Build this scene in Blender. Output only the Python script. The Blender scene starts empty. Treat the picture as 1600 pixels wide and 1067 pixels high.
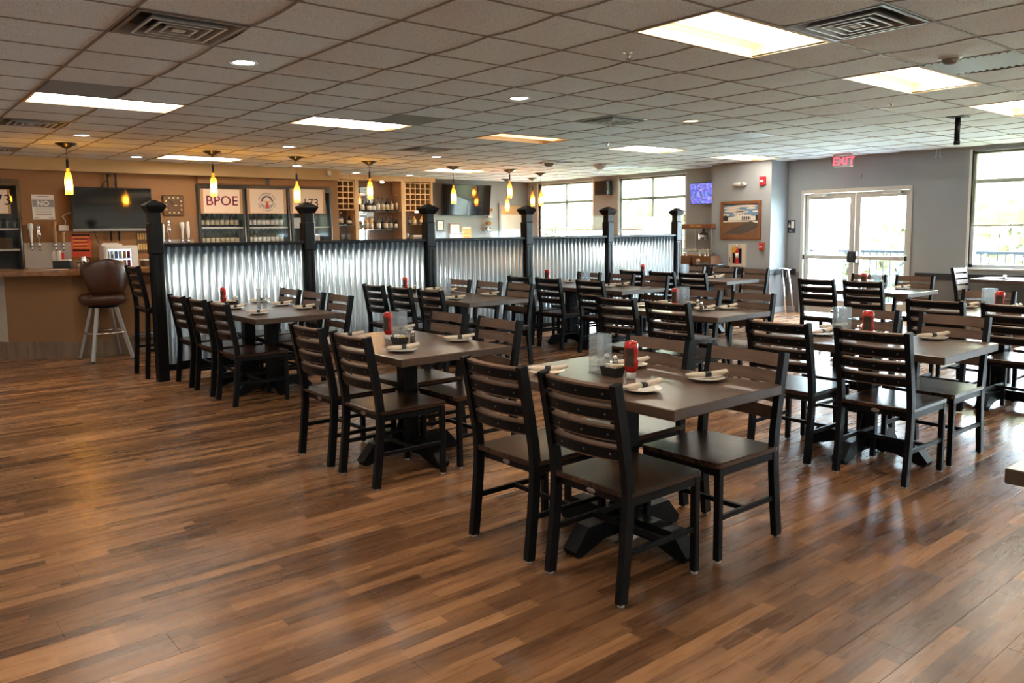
import bpy, math, random
from mathutils import Vector, Matrix
random.seed(7)
PI = math.pi
sc = bpy.context.scene
col = sc.collection

# ---------------------------------------------------------------- camera
H = 1.5                                   # eye height (m); ceiling grid of 2 ft tiles gave the calibration
YAW, PITCH, ROLL, F, CY, CX = 0.6919, 0.1041, 0.0111, 1236.49, 489.34, 801.89
fw = Vector((math.cos(PITCH)*math.sin(YAW), math.cos(PITCH)*math.cos(YAW), -math.sin(PITCH)))
r0 = Vector((math.cos(YAW), -math.sin(YAW), 0)); d0 = fw.cross(r0)
rt = math.cos(ROLL)*r0 + math.sin(ROLL)*d0
dn = -math.sin(ROLL)*r0 + math.cos(ROLL)*d0
cam = bpy.data.objects.new('camera', bpy.data.cameras.new('camera'))
col.objects.link(cam)
m3 = Matrix((rt, -dn, -fw)).transposed()
cam.matrix_world = Matrix.Translation((0, 0, H)) @ m3.to_4x4()
cam.data.sensor_width = 36; cam.data.lens = F/1600*36
cam.data.shift_x = -(CX-800)/1600; cam.data.shift_y = -(533.5-CY)/1600
cam.data.clip_end = 500
sc.camera = cam

def ray(x, y):
    return rt*((x-CX)/F) + dn*((y-CY)/F) + fw
def PZ(x, y, z=0.0):
    d = ray(x, y); k = (z-H)/d.z; return Vector((d.x*k, d.y*k, z))
def PY(x, y, Y):
    d = ray(x, y); k = Y/d.y; return Vector((d.x*k, Y, d.z*k+H))
def PX(x, y, X):
    d = ray(x, y); k = X/d.x; return Vector((X, d.y*k, d.z*k+H))

# ---------------------------------------------------------------- world, exposure
w = bpy.data.worlds.new('overcast_sky'); sc.world = w; w.use_nodes = True
bgn = w.node_tree.nodes['Background']
bgn.inputs[0].default_value = (0.71, 0.875, 1.0, 1); bgn.inputs[1].default_value = 24.0
sc.view_settings.view_transform = 'Standard'; sc.view_settings.look = 'None'
sc.view_settings.gamma = 1.0; sc.view_settings.use_curve_mapping = False
sc.view_settings.exposure = 1.83
LAMP = 9.0            # troffer lens radiance
sc.cycles.max_bounces = 8; sc.cycles.diffuse_bounces = 4; sc.cycles.glossy_bounces = 4
sc.cycles.transmission_bounces = 6; sc.cycles.transparent_max_bounces = 16
sc.cycles.sample_clamp_indirect = 6.0
sc.cycles.caustics_reflective = False; sc.cycles.caustics_refractive = False
sc.cycles.use_denoising = True

# ---------------------------------------------------------------- materials
MAT = {}
def nt(name):
    m = bpy.data.materials.new(name); m.use_nodes = True
    n = m.node_tree; b = n.nodes['Principled BSDF']; return m, n, b
def mat(name, c, rough=.5, metal=0.0, var=0.0, scale=30.0, bump=0.0, coat=0.0, spec=.5, stretch=None):
    m, n, b = nt(name)
    b.inputs['Base Color'].default_value = (*c, 1); b.inputs['Roughness'].default_value = rough
    b.inputs['Metallic'].default_value = metal; b.inputs['Coat Weight'].default_value = coat
    b.inputs['Specular IOR Level'].default_value = spec
    if var or bump:
        tc = n.nodes.new('ShaderNodeTexCoord'); no = n.nodes.new('ShaderNodeTexNoise')
        no.inputs['Scale'].default_value = scale; no.inputs['Detail'].default_value = 4
        src = tc.outputs['Object']
        if stretch:
            mp = n.nodes.new('ShaderNodeMapping'); mp.inputs['Scale'].default_value = stretch
            n.links.new(src, mp.inputs[0]); src = mp.outputs[0]
        n.links.new(src, no.inputs[0])
        if var:
            mx = n.nodes.new('ShaderNodeMix'); mx.data_type = 'RGBA'
            mx.inputs[6].default_value = (*[max(0, v*(1-var)) for v in c], 1)
            mx.inputs[7].default_value = (*[min(1, v*(1+var)) for v in c], 1)
            n.links.new(no.outputs[0], mx.inputs[0]); n.links.new(mx.outputs[2], b.inputs['Base Color'])
        if bump:
            bp = n.nodes.new('ShaderNodeBump'); bp.inputs['Strength'].default_value = bump; bp.inputs['Distance'].default_value = .004
            n.links.new(no.outputs[0], bp.inputs['Height']); n.links.new(bp.outputs[0], b.inputs['Normal'])
    MAT[name] = m; return m
def emit(name, c, s):
    m, n, b = nt(name)
    b.inputs['Base Color'].default_value = (*c, 1)
    b.inputs['Emission Color'].default_value = (*c, 1); b.inputs['Emission Strength'].default_value = s
    MAT[name] = m; return m
def clear(name, c=(1, 1, 1), gloss=.12, rough=.02, fk=.6):
    m = bpy.data.materials.new(name); m.use_nodes = True; n = m.node_tree; n.nodes.clear()
    o = n.nodes.new('ShaderNodeOutputMaterial'); t = n.nodes.new('ShaderNodeBsdfTransparent'); g = n.nodes.new('ShaderNodeBsdfGlossy')
    t.inputs[0].default_value = (*c, 1); g.inputs['Roughness'].default_value = rough
    mx = n.nodes.new('ShaderNodeMixShader'); fr = n.nodes.new('ShaderNodeLayerWeight'); fr.inputs['Blend'].default_value = .25
    ma = n.nodes.new('ShaderNodeMath'); ma.operation = 'MULTIPLY_ADD'; ma.inputs[1].default_value = fk; ma.inputs[2].default_value = gloss*.3
    n.links.new(fr.outputs['Fresnel'], ma.inputs[0]); n.links.new(ma.outputs[0], mx.inputs[0])
    n.links.new(t.outputs[0], mx.inputs[1]); n.links.new(g.outputs[0], mx.inputs[2]); n.links.new(mx.outputs[0], o.inputs[0])
    MAT[name] = m; return m
def wood(name, dark, light, rough=.45, scale=1.0, axis='X', bump=.15, coat=0.0, spec=.5, strips=0):
    m, n, b = nt(name)
    tc = n.nodes.new('ShaderNodeTexCoord'); mp = n.nodes.new('ShaderNodeMapping')
    s = {'X': (2*scale, 40*scale, 40*scale), 'Y': (40*scale, 2*scale, 40*scale), 'Z': (40*scale, 40*scale, 2*scale)}[axis]
    mp.inputs['Scale'].default_value = s
    no = n.nodes.new('ShaderNodeTexNoise'); no.inputs['Scale'].default_value = 1; no.inputs['Detail'].default_value = 5; no.inputs['Roughness'].default_value = .6
    n2 = n.nodes.new('ShaderNodeTexNoise'); n2.inputs['Scale'].default_value = 3; n2.inputs['Detail'].default_value = 3
    n.links.new(tc.outputs['Object'], mp.inputs[0]); n.links.new(mp.outputs[0], no.inputs[0]); n.links.new(tc.outputs['Object'], n2.inputs[0])
    ad = n.nodes.new('ShaderNodeMath'); ad.operation = 'MULTIPLY_ADD'; ad.inputs[1].default_value = .7
    n.links.new(no.outputs[0], ad.inputs[0])
    m2 = n.nodes.new('ShaderNodeMath'); m2.operation = 'MULTIPLY'; m2.inputs[1].default_value = .35
    n.links.new(n2.outputs[0], m2.inputs[0]); n.links.new(m2.outputs[0], ad.inputs[2])
    val = ad.outputs[0]
    if strips:                                         # glued staves across y, each with its own tone
        sx = n.nodes.new('ShaderNodeSeparateXYZ'); n.links.new(tc.outputs['Object'], sx.inputs[0])
        q = n.nodes.new('ShaderNodeMath'); q.operation = 'MULTIPLY'; q.inputs[1].default_value = strips; n.links.new(sx.outputs['Y'], q.inputs[0])
        fl_ = n.nodes.new('ShaderNodeMath'); fl_.operation = 'FLOOR'; n.links.new(q.outputs[0], fl_.inputs[0])
        wn = n.nodes.new('ShaderNodeTexWhiteNoise'); wn.noise_dimensions = '1D'; n.links.new(fl_.outputs[0], wn.inputs['W'])
        a2 = n.nodes.new('ShaderNodeMath'); a2.operation = 'MULTIPLY_ADD'; a2.inputs[1].default_value = .30; a2.inputs[2].default_value = -.15; n.links.new(wn.outputs['Value'], a2.inputs[0])
        a3 = n.nodes.new('ShaderNodeMath'); a3.operation = 'ADD'; n.links.new(val, a3.inputs[0]); n.links.new(a2.outputs[0], a3.inputs[1]); val = a3.outputs[0]
    cr = n.nodes.new('ShaderNodeValToRGB'); cr.color_ramp.elements[0].position = .3; cr.color_ramp.elements[1].position = .72
    cr.color_ramp.elements[0].color = (*dark, 1); cr.color_ramp.elements[1].color = (*light, 1)
    n.links.new(val, cr.inputs[0]); n.links.new(cr.outputs[0], b.inputs['Base Color'])
    b.inputs['Roughness'].default_value = rough; b.inputs['Coat Weight'].default_value = coat; b.inputs['Specular IOR Level'].default_value = spec
    bp = n.nodes.new('ShaderNodeBump'); bp.inputs['Strength'].default_value = bump; bp.inputs['Distance'].default_value = .002
    n.links.new(no.outputs[0], bp.inputs['Height']); n.links.new(bp.outputs[0], b.inputs['Normal'])
    MAT[name] = m; return m

def floor_material():
    m, n, b = nt('floor_planks'); L = n.links; N = n.nodes.new
    g = N('ShaderNodeNewGeometry'); sp = N('ShaderNodeSeparateXYZ'); L.new(g.outputs['Position'], sp.inputs[0])
    def M(op, a, bb=None, cc=None):
        x = N('ShaderNodeMath'); x.operation = op
        for k, v in enumerate((a, bb, cc)):
            if v is None: continue
            if isinstance(v, (int, float)): x.inputs[k].default_value = v
            else: L.new(v, x.inputs[k])
        return x.outputs[0]
    def layer(w, ln, seed):
        row = M('FLOOR', M('DIVIDE', sp.outputs['Y'], w))
        wn = N('ShaderNodeTexWhiteNoise'); wn.noise_dimensions = '1D'; L.new(M('ADD', row, seed), wn.inputs['W'])
        seg = M('FLOOR', M('DIVIDE', M('ADD', sp.outputs['X'], M('MULTIPLY', wn.outputs['Value'], 7.3)), ln))
        cb = N('ShaderNodeCombineXYZ'); L.new(row, cb.inputs[0]); L.new(seg, cb.inputs[1]); cb.inputs[2].default_value = seed
        w2 = N('ShaderNodeTexWhiteNoise'); w2.noise_dimensions = '3D'; L.new(cb.outputs[0], w2.inputs['Vector'])
        return w2.outputs['Value'], row
    a, rowa = layer(.0635, .62, 3.0)
    c, rowc = layer(.1905, 1.22, 11.0)
    mp = N('ShaderNodeCombineXYZ')
    L.new(M('MULTIPLY', sp.outputs['X'], 2.2), mp.inputs[0]); L.new(M('MULTIPLY', sp.outputs['Y'], 26.0), mp.inputs[1])
    L.new(M('MULTIPLY', a, 40.0), mp.inputs[2])
    gr = N('ShaderNodeTexNoise'); gr.inputs['Scale'].default_value = 1; gr.inputs['Detail'].default_value = 6; gr.inputs['Roughness'].default_value = .65
    L.new(mp.outputs[0], gr.inputs[0])
    mp2 = N('ShaderNodeCombineXYZ')
    L.new(M('MULTIPLY', sp.outputs['X'], 4.5), mp2.inputs[0]); L.new(M('MULTIPLY', sp.outputs['Y'], 18.0), mp2.inputs[1]); L.new(M('MULTIPLY', a, 25.0), mp2.inputs[2])
    kn = N('ShaderNodeTexNoise'); kn.inputs['Scale'].default_value = 1; kn.inputs['Detail'].default_value = 3; L.new(mp2.outputs[0], kn.inputs[0])
    t = M('ADD', M('MULTIPLY', a, .36), M('ADD', M('MULTIPLY', c, .18), M('ADD', M('MULTIPLY', gr.outputs[0], .40), M('MULTIPLY', kn.outputs[0], .26))))
    cr = N('ShaderNodeValToRGB'); e = cr.color_ramp.elements
    e[0].position = .24; e[0].color = (.050, .0225, .0115, 1); e[1].position = .90; e[1].color = (.46, .235, .107, 1)
    k = e.new(.48); k.color = (.140, .064, .029, 1); k = e.new(.68); k.color = (.270, .128, .056, 1)
    L.new(t, cr.inputs[0]); L.new(cr.outputs[0], b.inputs['Base Color'])
    ro = N('ShaderNodeMapRange'); ro.inputs['To Min'].default_value = .20; ro.inputs['To Max'].default_value = .36
    L.new(gr.outputs[0], ro.inputs['Value']); L.new(ro.outputs[0], b.inputs['Roughness'])
    bp = N('ShaderNodeBump'); bp.inputs['Strength'].default_value = .10; bp.inputs['Distance'].default_value = .002
    L.new(gr.outputs[0], bp.inputs['Height']); L.new(bp.outputs[0], b.inputs['Normal'])
    b.inputs['Specular IOR Level'].default_value = .36
    MAT['floor'] = m
floor_material()

mat('subfloor', (.03, .015, .01), .8)
def tile_material():
    m, n, b = nt('acoustic_tile'); L = n.links; N = n.nodes.new
    tc = N('ShaderNodeTexCoord'); no = N('ShaderNodeTexNoise'); no.inputs['Scale'].default_value = 130; no.inputs['Detail'].default_value = 2
    L.new(tc.outputs['Object'], no.inputs[0])
    cr = N('ShaderNodeValToRGB'); cr.color_ramp.elements[0].position = .36; cr.color_ramp.elements[0].color = (.52, .57, .61, 1)
    cr.color_ramp.elements[1].position = .46; cr.color_ramp.elements[1].color = (.80, .875, .94, 1)
    L.new(no.outputs[0], cr.inputs[0]); L.new(cr.outputs[0], b.inputs['Base Color']); b.inputs['Roughness'].default_value = .9
    bp = N('ShaderNodeBump'); bp.inputs['Strength'].default_value = .25; bp.inputs['Distance'].default_value = .003
    L.new(no.outputs[0], bp.inputs['Height']); L.new(bp.outputs[0], b.inputs['Normal'])
    b.inputs['Specular IOR Level'].default_value = .25
    MAT['tile'] = m
tile_material()
mat('t_bar', (.24, .21, .185), .6)
mat('plenum', (.1, .1, .1), .9)
mat('wall_gray', (.308, .333, .355), .75, var=.04, scale=4, bump=.04)
mat('wall_pale', (.70, .71, .71), .75, var=.04, scale=4)
mat('wall_slate', (.17, .174, .18), .75, var=.04, scale=4)
mat('wall_dark', (.17, .165, .165), .7, var=.04, scale=4)
mat('wall_tan', (.265, .128, .045), .75, var=.05, scale=3, bump=.04)
mat('soffit_tan', (.42, .28, .13), .75, var=.03, scale=3)
mat('bar_front', (.27, .142, .060), .7, var=.06, scale=3)
mat('bar_front_gray', (.42, .38, .33), .7, var=.04, scale=3)
mat('rail_black', (.016, .017, .021), .45)
mat('base_gray', (.35, .35, .36), .6)
mat('black_metal', (.0055, .006, .0075), .40, var=.25, scale=60, bump=.03, spec=.14)
mat('screw', (.12, .12, .13), .3, .8)
mat('glide', (.45, .45, .45), .5)
mat('badge', (.35, .33, .30), .3, .9)
wood('chair_wood', (.018, .008, .005), (.080, .038, .021), .27, 1.0, 'X', bump=.08, spec=.42, strips=11)
wood('slat_wood', (.075, .041, .025), (.19, .11, .07), .5, 1.0, 'Y')
wood('table_wood', (.060, .035, .022), (.125, .076, .050), .28, .8, 'Y', bump=.05, spec=.6)
wood('table_edge', (.038, .022, .014), (.085, .052, .035), .35, .8, 'Y')
mat('post_black', (.006, .006, .0065), .36, var=.2, scale=30, spec=.18)
m = mat('galvanized', (.58, .71, .82), .28, .62, var=.05, scale=14)  # zinc tinted bluer, so the mirrored window light sits in the colour
clear('clear_glass', (.97, .99, 1.0), .04, .02, .06)
clear('window_glass', (.97, .985, .98), .06)
clear('acrylic', (.95, .975, .985), .45, .05)
def frost(name, k, c):                                 # bluish white mixed into clear plastic in place of bright reflections
    n = MAT[name].node_tree; o = [x for x in n.nodes if x.type == 'OUTPUT_MATERIAL'][0]; src = o.inputs[0].links[0].from_socket
    d = n.nodes.new('ShaderNodeBsdfTranslucent'); d.inputs[0].default_value = (*c, 1); e = n.nodes.new('ShaderNodeBsdfDiffuse'); e.inputs[0].default_value = (*c, 1)
    m1 = n.nodes.new('ShaderNodeMixShader'); n.links.new(d.outputs[0], m1.inputs[1]); n.links.new(e.outputs[0], m1.inputs[2])
    m2 = n.nodes.new('ShaderNodeMixShader'); m2.inputs[0].default_value = k; n.links.new(src, m2.inputs[1]); n.links.new(m1.outputs[0], m2.inputs[2]); n.links.new(m2.outputs[0], o.inputs[0])
frost('acrylic', .13, (.80, .87, .92))
clear('pepper_glass', (.75, .74, .70), .35)
clear('bottle_clear', (.80, .84, .84), .3)
clear('bottle_amber', (.62, .30, .07), .3)
clear('bottle_dark', (.06, .05, .035), .3)
clear('bottle_green', (.22, .36, .18), .3)
def pend_glass(name, c):
    m = bpy.data.materials.new(name); m.use_nodes = True; n = m.node_tree; n.nodes.clear()
    o = n.nodes.new('ShaderNodeOutputMaterial'); t = n.nodes.new('ShaderNodeBsdfTransparent'); d = n.nodes.new('ShaderNodeBsdfTranslucent'); g = n.nodes.new('ShaderNodeBsdfGlossy')
    t.inputs[0].default_value = (*c, 1); d.inputs[0].default_value = (*c, 1); g.inputs['Roughness'].default_value = .1
    a = n.nodes.new('ShaderNodeMixShader'); a.inputs[0].default_value = .45; bb = n.nodes.new('ShaderNodeMixShader'); bb.inputs[0].default_value = .08
    n.links.new(t.outputs[0], a.inputs[1]); n.links.new(d.outputs[0], a.inputs[2]); n.links.new(a.outputs[0], bb.inputs[1]); n.links.new(g.outputs[0], bb.inputs[2])
    n.links.new(bb.outputs[0], o.inputs[0]); MAT[name] = m
pend_glass('pendant_amber', (.95, .60, .12)); pend_glass('pendant_brown', (.75, .36, .10))
def shade_mat():
    m = bpy.data.materials.new('solar_shade'); m.use_nodes = True; n = m.node_tree; n.nodes.clear()
    o = n.nodes.new('ShaderNodeOutputMaterial'); t = n.nodes.new('ShaderNodeBsdfTransparent'); d = n.nodes.new('ShaderNodeBsdfTranslucent')
    t.inputs[0].default_value = (.52, .495, .40, 1); d.inputs[0].default_value = (.9, .84, .66, 1)
    a = n.nodes.new('ShaderNodeMixShader'); a.inputs[0].default_value = .035
    n.links.new(t.outputs[0], a.inputs[1]); n.links.new(d.outputs[0], a.inputs[2]); n.links.new(a.outputs[0], o.inputs[0]); MAT['shade'] = m
shade_mat()
mat('frame_white', (.72, .72, .70), .45)
mat('alum', (.55, .54, .50), .35, .3)
mat('white', (.75, .74, .71), .5)
mat('plate', (.74, .68, .60), .2)
mat('plate_rim', (.10, .09, .09), .3)
mat('napkin', (.66, .56, .46), .85, bump=.25, scale=90)
mat('black_plastic', (.012, .012, .013), .35)
mat('black_gloss', (.006, .006, .007), .06, spec=.6)
mat('ketchup_red', (.50, .015, .010), .22, spec=.6)
mat('ketchup_label', (.045, .028, .015), .4, var=.9, scale=60)
mat('sugar', (.75, .55, .25), .7, var=.5, scale=40)
mat('salt', (.80, .74, .68), .6)
mat('pepper', (.12, .10, .09), .8, var=.5, scale=300)
mat('chrome', (.78, .78, .80), .12, 1.0)
mat('steel', (.42, .40, .38), .38, 1.0, var=.1, scale=20, stretch=(1, 30, 30))
mat('leather', (.058, .020, .010), .34, var=.25, scale=18, bump=.12)
wood('bar_top', (.17, .075, .028), (.36, .17, .065), .22, .6, 'X', bump=.03)
wood('oak', (.42, .22, .085), (.60, .36, .16), .5, .7, 'Z', bump=.05)
wood('frame_oak', (.13, .05, .02), (.25, .10, .04), .4, .7, 'X', bump=.05)
wood('crate_wood', (.11, .04, .015), (.22, .09, .035), .5, .7, 'Y')
wood('kick_wood', (.13, .085, .055), (.27, .19, .13), .5, .6, 'Z')
wood('tap_wood', (.28, .14, .05), (.45, .25, .10), .4, 1.0, 'Z')
mat('cork', (.40, .22, .10), .8, var=.15, scale=60)
mat('paper', (.70, .66, .60), .8)
mat('sign_paper', (.72, .56, .42), .7)
mat('ink', (.02, .017, .02), .7, spec=.2)
mat('ink_gray', (.24, .23, .22), .6)
mat('ink_pink', (.55, .10, .16), .6)
mat('red_print', (.62, .07, .03), .6)
mat('yellow_print', (.75, .42, .05), .6)
mat('orange_print', (.72, .30, .04), .6)
mat('emblem_red', (.50, .04, .04), .6)
mat('emblem_tan', (.50, .28, .08), .6)
mat('clock_brown', (.085, .040, .015), .4, var=.2, scale=20)
mat('clock_dot', (.60, .42, .20), .5)
mat('cooler_black', (.012, .012, .014), .3)
mat('cooler_inside', (.09, .10, .11), .5)
mat('cooler_shelf', (.62, .58, .52), .5)
mat('mirror', (.85, .86, .86), .02, 1.0)
mat('cab_dark', (.16, .085, .04), .6)
mat('bottle_label', (.52, .42, .28), .6)
mat('label_white', (.75, .72, .66), .6)
mat('whiskey', (.55, .24, .04), .2)
mat('cap_red', (.45, .03, .02), .4)
mat('cap_black', (.015, .015, .015), .4)
mat('red', (.55, .02, .03), .35)
mat('fire_box', (.62, .55, .47), .5)
mat('tag_orange', (.80, .38, .03), .6)
mat('sign_navy', (.03, .04, .06), .4)
mat('paint_sky', (.12, .24, .38), .6, var=.3, scale=9)
mat('paint_cloud', (.68, .62, .55), .6)
mat('paint_ground', (.17, .085, .04), .6, var=.4, scale=9)
mat('paint_road', (.07, .06, .05), .6)
mat('paint_house', (.68, .65, .58), .6)
mat('paint_dark', (.03, .03, .035), .6)
mat('curtain', (.52, .40, .33), .8)
mat('curtain_white', (.60, .60, .57), .8, var=.1, scale=12)
mat('popcorn_red', (.30, .03, .02), .35)
mat('popcorn', (.72, .62, .42), .8, var=.3, scale=60)
mat('deck', (.85, .84, .82), .8, var=.1, scale=6)
mat('rail_dark', (.008, .011, .013), .6, spec=.2)
mat('tree_yellow', (.075, .068, .022), .8, var=.3, scale=3)
mat('spruce', (.020, .027, .028), .8, var=.3, scale=6)
mat('trunk', (.10, .07, .05), .9)
mat('lawn', (.50, .52, .38), .9, var=.2, scale=.4)
mat('pan_lamp_tint', (.74, .58, .36), .5)  # off-white pan with the lamp's warm glow put into its colour
mat('vent_gray', (.27, .27, .265), .45)
mat('vent_dark', (.03, .03, .03), .7)
emit('lens_warm', (1.0, .915, .79), LAMP)
emit('lens_dim', (1.0, .55, .24), LAMP*.10)
emit('can_lens', (.95, 1.0, .96), 9.0)
emit('can_warm', (1.0, .62, .30), 3.0)
emit('bulb', (1.0, .60, .18), 130.0)
emit('exit_red', (1.0, .03, .05), 1.6)
emit('fridge_light', (.75, .85, 1.0), .45)
emit('white_led', (1.0, .93, .80), 6.0)
def screen():
    m, n, b = nt('tv_screen'); L = n.links; N = n.nodes.new
    tc = N('ShaderNodeTexCoord'); v = N('ShaderNodeTexVoronoi'); v.inputs['Scale'].default_value = 26; L.new(tc.outputs['Object'], v.inputs[0])
    cr = N('ShaderNodeValToRGB'); e = cr.color_ramp.elements
    e[0].position = .1; e[0].color = (.55, .55, .85, 1); e[1].position = .9; e[1].color = (.03, .03, .10, 1)
    k = e.new(.5); k.color = (.16, .16, .62, 1)
    no = N('ShaderNodeTexNoise'); no.inputs['Scale'].default_value = 22; L.new(tc.outputs['Object'], no.inputs[0]); L.new(no.outputs[0], cr.inputs[0])
    mx = N('ShaderNodeMix'); mx.data_type = 'RGBA'; mx.blend_type = 'MULTIPLY'; mx.inputs[0].default_value = .5
    L.new(cr.outputs[0], mx.inputs[6]); L.new(v.outputs['Color'], mx.inputs[7])
    L.new(mx.outputs[2], b.inputs['Emission Color']); b.inputs['Emission Strength'].default_value = .55; b.inputs['Base Color'].default_value = (0, 0, 0, 1)
    b.inputs['Roughness'].default_value = .15; MAT['tv_screen'] = m
screen()

# ---------------------------------------------------------------- mesh building
class MB:
    def __init__(s): s.v = []; s.f = []; s.m = []; s.s = []; s.mi = 0; s.T = None
    def add(s, vs, fs, smooth=False):
        o = len(s.v)
        for p in vs:
            p = Vector(p)
            if s.T is not None: p = s.T @ p
            s.v.append(tuple(p))
        for f in fs: s.f.append([i+o for i in f]); s.m.append(s.mi); s.s.append(smooth)
        return s
    def box(s, a, b):
        x0, y0, z0 = a; x1, y1, z1 = b
        x0, x1 = min(x0, x1), max(x0, x1); y0, y1 = min(y0, y1), max(y0, y1); z0, z1 = min(z0, z1), max(z0, z1)
        return s.add([(x0,y0,z0),(x1,y0,z0),(x1,y1,z0),(x0,y1,z0),(x0,y0,z1),(x1,y0,z1),(x1,y1,z1),(x0,y1,z1)],
                     [(3,2,1,0),(4,5,6,7),(0,1,5,4),(1,2,6,5),(2,3,7,6),(3,0,4,7)])
    def cbox(s, a, b, c=.004):                       # chamfered box
        lo = [min(a[i], b[i]) for i in range(3)]; hi = [max(a[i], b[i]) for i in range(3)]
        c = min(c, *[(hi[i]-lo[i])*.45 for i in range(3)])
        vs = []; idx = {}
        for sx in (0, 1):
            for sy in (0, 1):
                for sz in (0, 1):
                    q = (sx, sy, sz)
                    for ax in range(3):
                        p = []
                        for i in range(3):
                            e = hi[i] if q[i] else lo[i]
                            p.append(e if i == ax else e + (-c if q[i] else c))
                        idx[(q, ax)] = len(vs); vs.append(p)
        fs = []
        ctr = Vector([(lo[i]+hi[i])/2 for i in range(3)])
        def face(l):
            ps = [Vector(vs[i]) for i in l]; n = (ps[1]-ps[0]).cross(ps[2]-ps[0]); cc = sum(ps, Vector())/len(ps)
            fs.append(l if n.dot(cc-ctr) > 0 else l[::-1])
        for ax in range(3):
            o = [i for i in range(3) if i != ax]
            for e in (0, 1):
                l = []
                for (p, r) in ((0,0),(1,0),(1,1),(0,1)):
                    q = [0,0,0]; q[ax] = e; q[o[0]] = p; q[o[1]] = r; l.append(idx[(tuple(q), ax)])
                face(l)
            for p in (0, 1):
                for r in (0, 1):
                    l = []
                    q0 = [0,0,0]; q1 = [0,0,0]; q0[ax] = 0; q1[ax] = 1
                    for q in (q0, q1): q[o[0]] = p; q[o[1]] = r
                    face([idx[(tuple(q0), o[0])], idx[(tuple(q1), o[0])], idx[(tuple(q1), o[1])], idx[(tuple(q0), o[1])]])
        for sx in (0, 1):
            for sy in (0, 1):
                for sz in (0, 1):
                    face([idx[((sx,sy,sz), k)] for k in range(3)])
        return s.add(vs, fs)
    def prism(s, pts, z0, z1):                       # outline in xy extruded in z
        n = len(pts); a = sum(pts[i][0]*pts[(i+1)%n][1]-pts[(i+1)%n][0]*pts[i][1] for i in range(n))
        if a < 0: pts = pts[::-1]
        vs = [(x, y, z0) for x, y in pts]+[(x, y, z1) for x, y in pts]
        return s.add(vs, [list(range(n))[::-1], list(range(n, 2*n))]+[(i, (i+1)%n, n+(i+1)%n, n+i) for i in range(n)])
    def prism_y(s, pts, y0, y1):                     # outline in xz extruded in y
        T = s.T; s.T = (T if T is not None else Matrix()) @ Matrix(((1,0,0,0),(0,0,-1,0),(0,1,0,0),(0,0,0,1)))
        s.prism(pts, -y1, -y0); s.T = T; return s
    def prism_x(s, pts, x0, x1):                     # outline in yz extruded in x
        T = s.T; s.T = (T if T is not None else Matrix()) @ Matrix(((0,0,1,0),(1,0,0,0),(0,1,0,0),(0,0,0,1)))
        s.prism(pts, x0, x1); s.T = T; return s
    def lathe(s, prof, seg=16, c=(0,0,0), smooth=True):
        vs = []; fs = []; n = len(prof)
        for (r, z) in prof:
            for k in range(seg):
                a = 2*PI*k/seg; vs.append((c[0]+r*math.cos(a), c[1]+r*math.sin(a), c[2]+z))
        for i in range(n-1):
            for k in range(seg):
                k2 = (k+1) % seg; fs.append((i*seg+k, i*seg+k2, (i+1)*seg+k2, (i+1)*seg+k))
        if prof[0][0] > 1e-6: fs.append(tuple(range(seg))[::-1])
        if prof[-1][0] > 1e-6: fs.append(tuple((n-1)*seg+k for k in range(seg)))
        return s.add(vs, fs, smooth)
    def tube(s, pts, r, seg=8, smooth=True, rs=None):
        pts = [Vector(p) for p in pts]; n = len(pts); vs = []; fs = []
        up = Vector((0, 0, 1)); prev = None
        for i, p in enumerate(pts):
            t = (pts[min(i+1, n-1)]-pts[max(i-1, 0)]).normalized()
            if prev is None:
                u = up if abs(t.z) < .9 else Vector((1, 0, 0)); a = t.cross(u).normalized()
            else: a = (prev-t*prev.dot(t)).normalized()
            prev = a; b = t.cross(a)
            ra = rs[i] if rs else r
            ra, rb = ra if isinstance(ra, tuple) else (ra, ra)
            for k in range(seg):
                g = 2*PI*k/seg; vs.append(p+a*math.cos(g)*ra+b*math.sin(g)*rb)
        for i in range(n-1):
            for k in range(seg):
                k2 = (k+1) % seg; fs.append((i*seg+k, i*seg+k2, (i+1)*seg+k2, (i+1)*seg+k))
        fs.append(tuple(range(seg))[::-1]); fs.append(tuple((n-1)*seg+k for k in range(seg)))
        return s.add(vs, fs, smooth)
    def bar(s, p, q, w, h, up=(0, 0, 1)):            # straight rectangular bar
        p = Vector(p); q = Vector(q); t = (q-p).normalized(); u = Vector(up)
        a = t.cross(u)
        if a.length < 1e-4: a = t.cross(Vector((1, 0, 0)))
        a.normalize(); b = a.cross(t)
        vs = []
        for c in (p, q):
            for (i, j) in ((-1,-1),(1,-1),(1,1),(-1,1)): vs.append(c+a*i*w/2+b*j*h/2)
        return s.add(vs, [(0,1,2,3),(7,6,5,4),(0,4,5,1),(1,5,6,2),(2,6,7,3),(3,7,4,0)])
    def ribbon(s, path, y0, y1, t):                  # path in xz with thickness t, extruded y0..y1
        n = len(path); L = []; R = []
        for i, (x, z) in enumerate(path):
            x0, z0 = path[max(i-1, 0)]; x1, z1 = path[min(i+1, n-1)]
            dx, dz = x1-x0, z1-z0; l = math.hypot(dx, dz); nx, nz = -dz/l, dx/l
            L.append((x+nx*t/2, z+nz*t/2)); R.append((x-nx*t/2, z-nz*t/2))
        vs = []
        for y in (y0, y1):
            vs += [(x, y, z) for x, z in L]+[(x, y, z) for x, z in R]
        fs = []
        for i in range(n-1):
            a, b, c, d = i, i+1, n+i+1, n+i
            fs += [(a, b, c, d)[::-1], (2*n+a, 2*n+b, 2*n+c, 2*n+d), (a, 2*n+a, 2*n+b, b)[::-1], (d, c, 2*n+c, 2*n+d)[::-1]]
        fs += [(0, n, 3*n, 2*n)[::-1], (n-1, 2*n-1, 4*n-1, 3*n-1)]
        return s.add(vs, fs)
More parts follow.
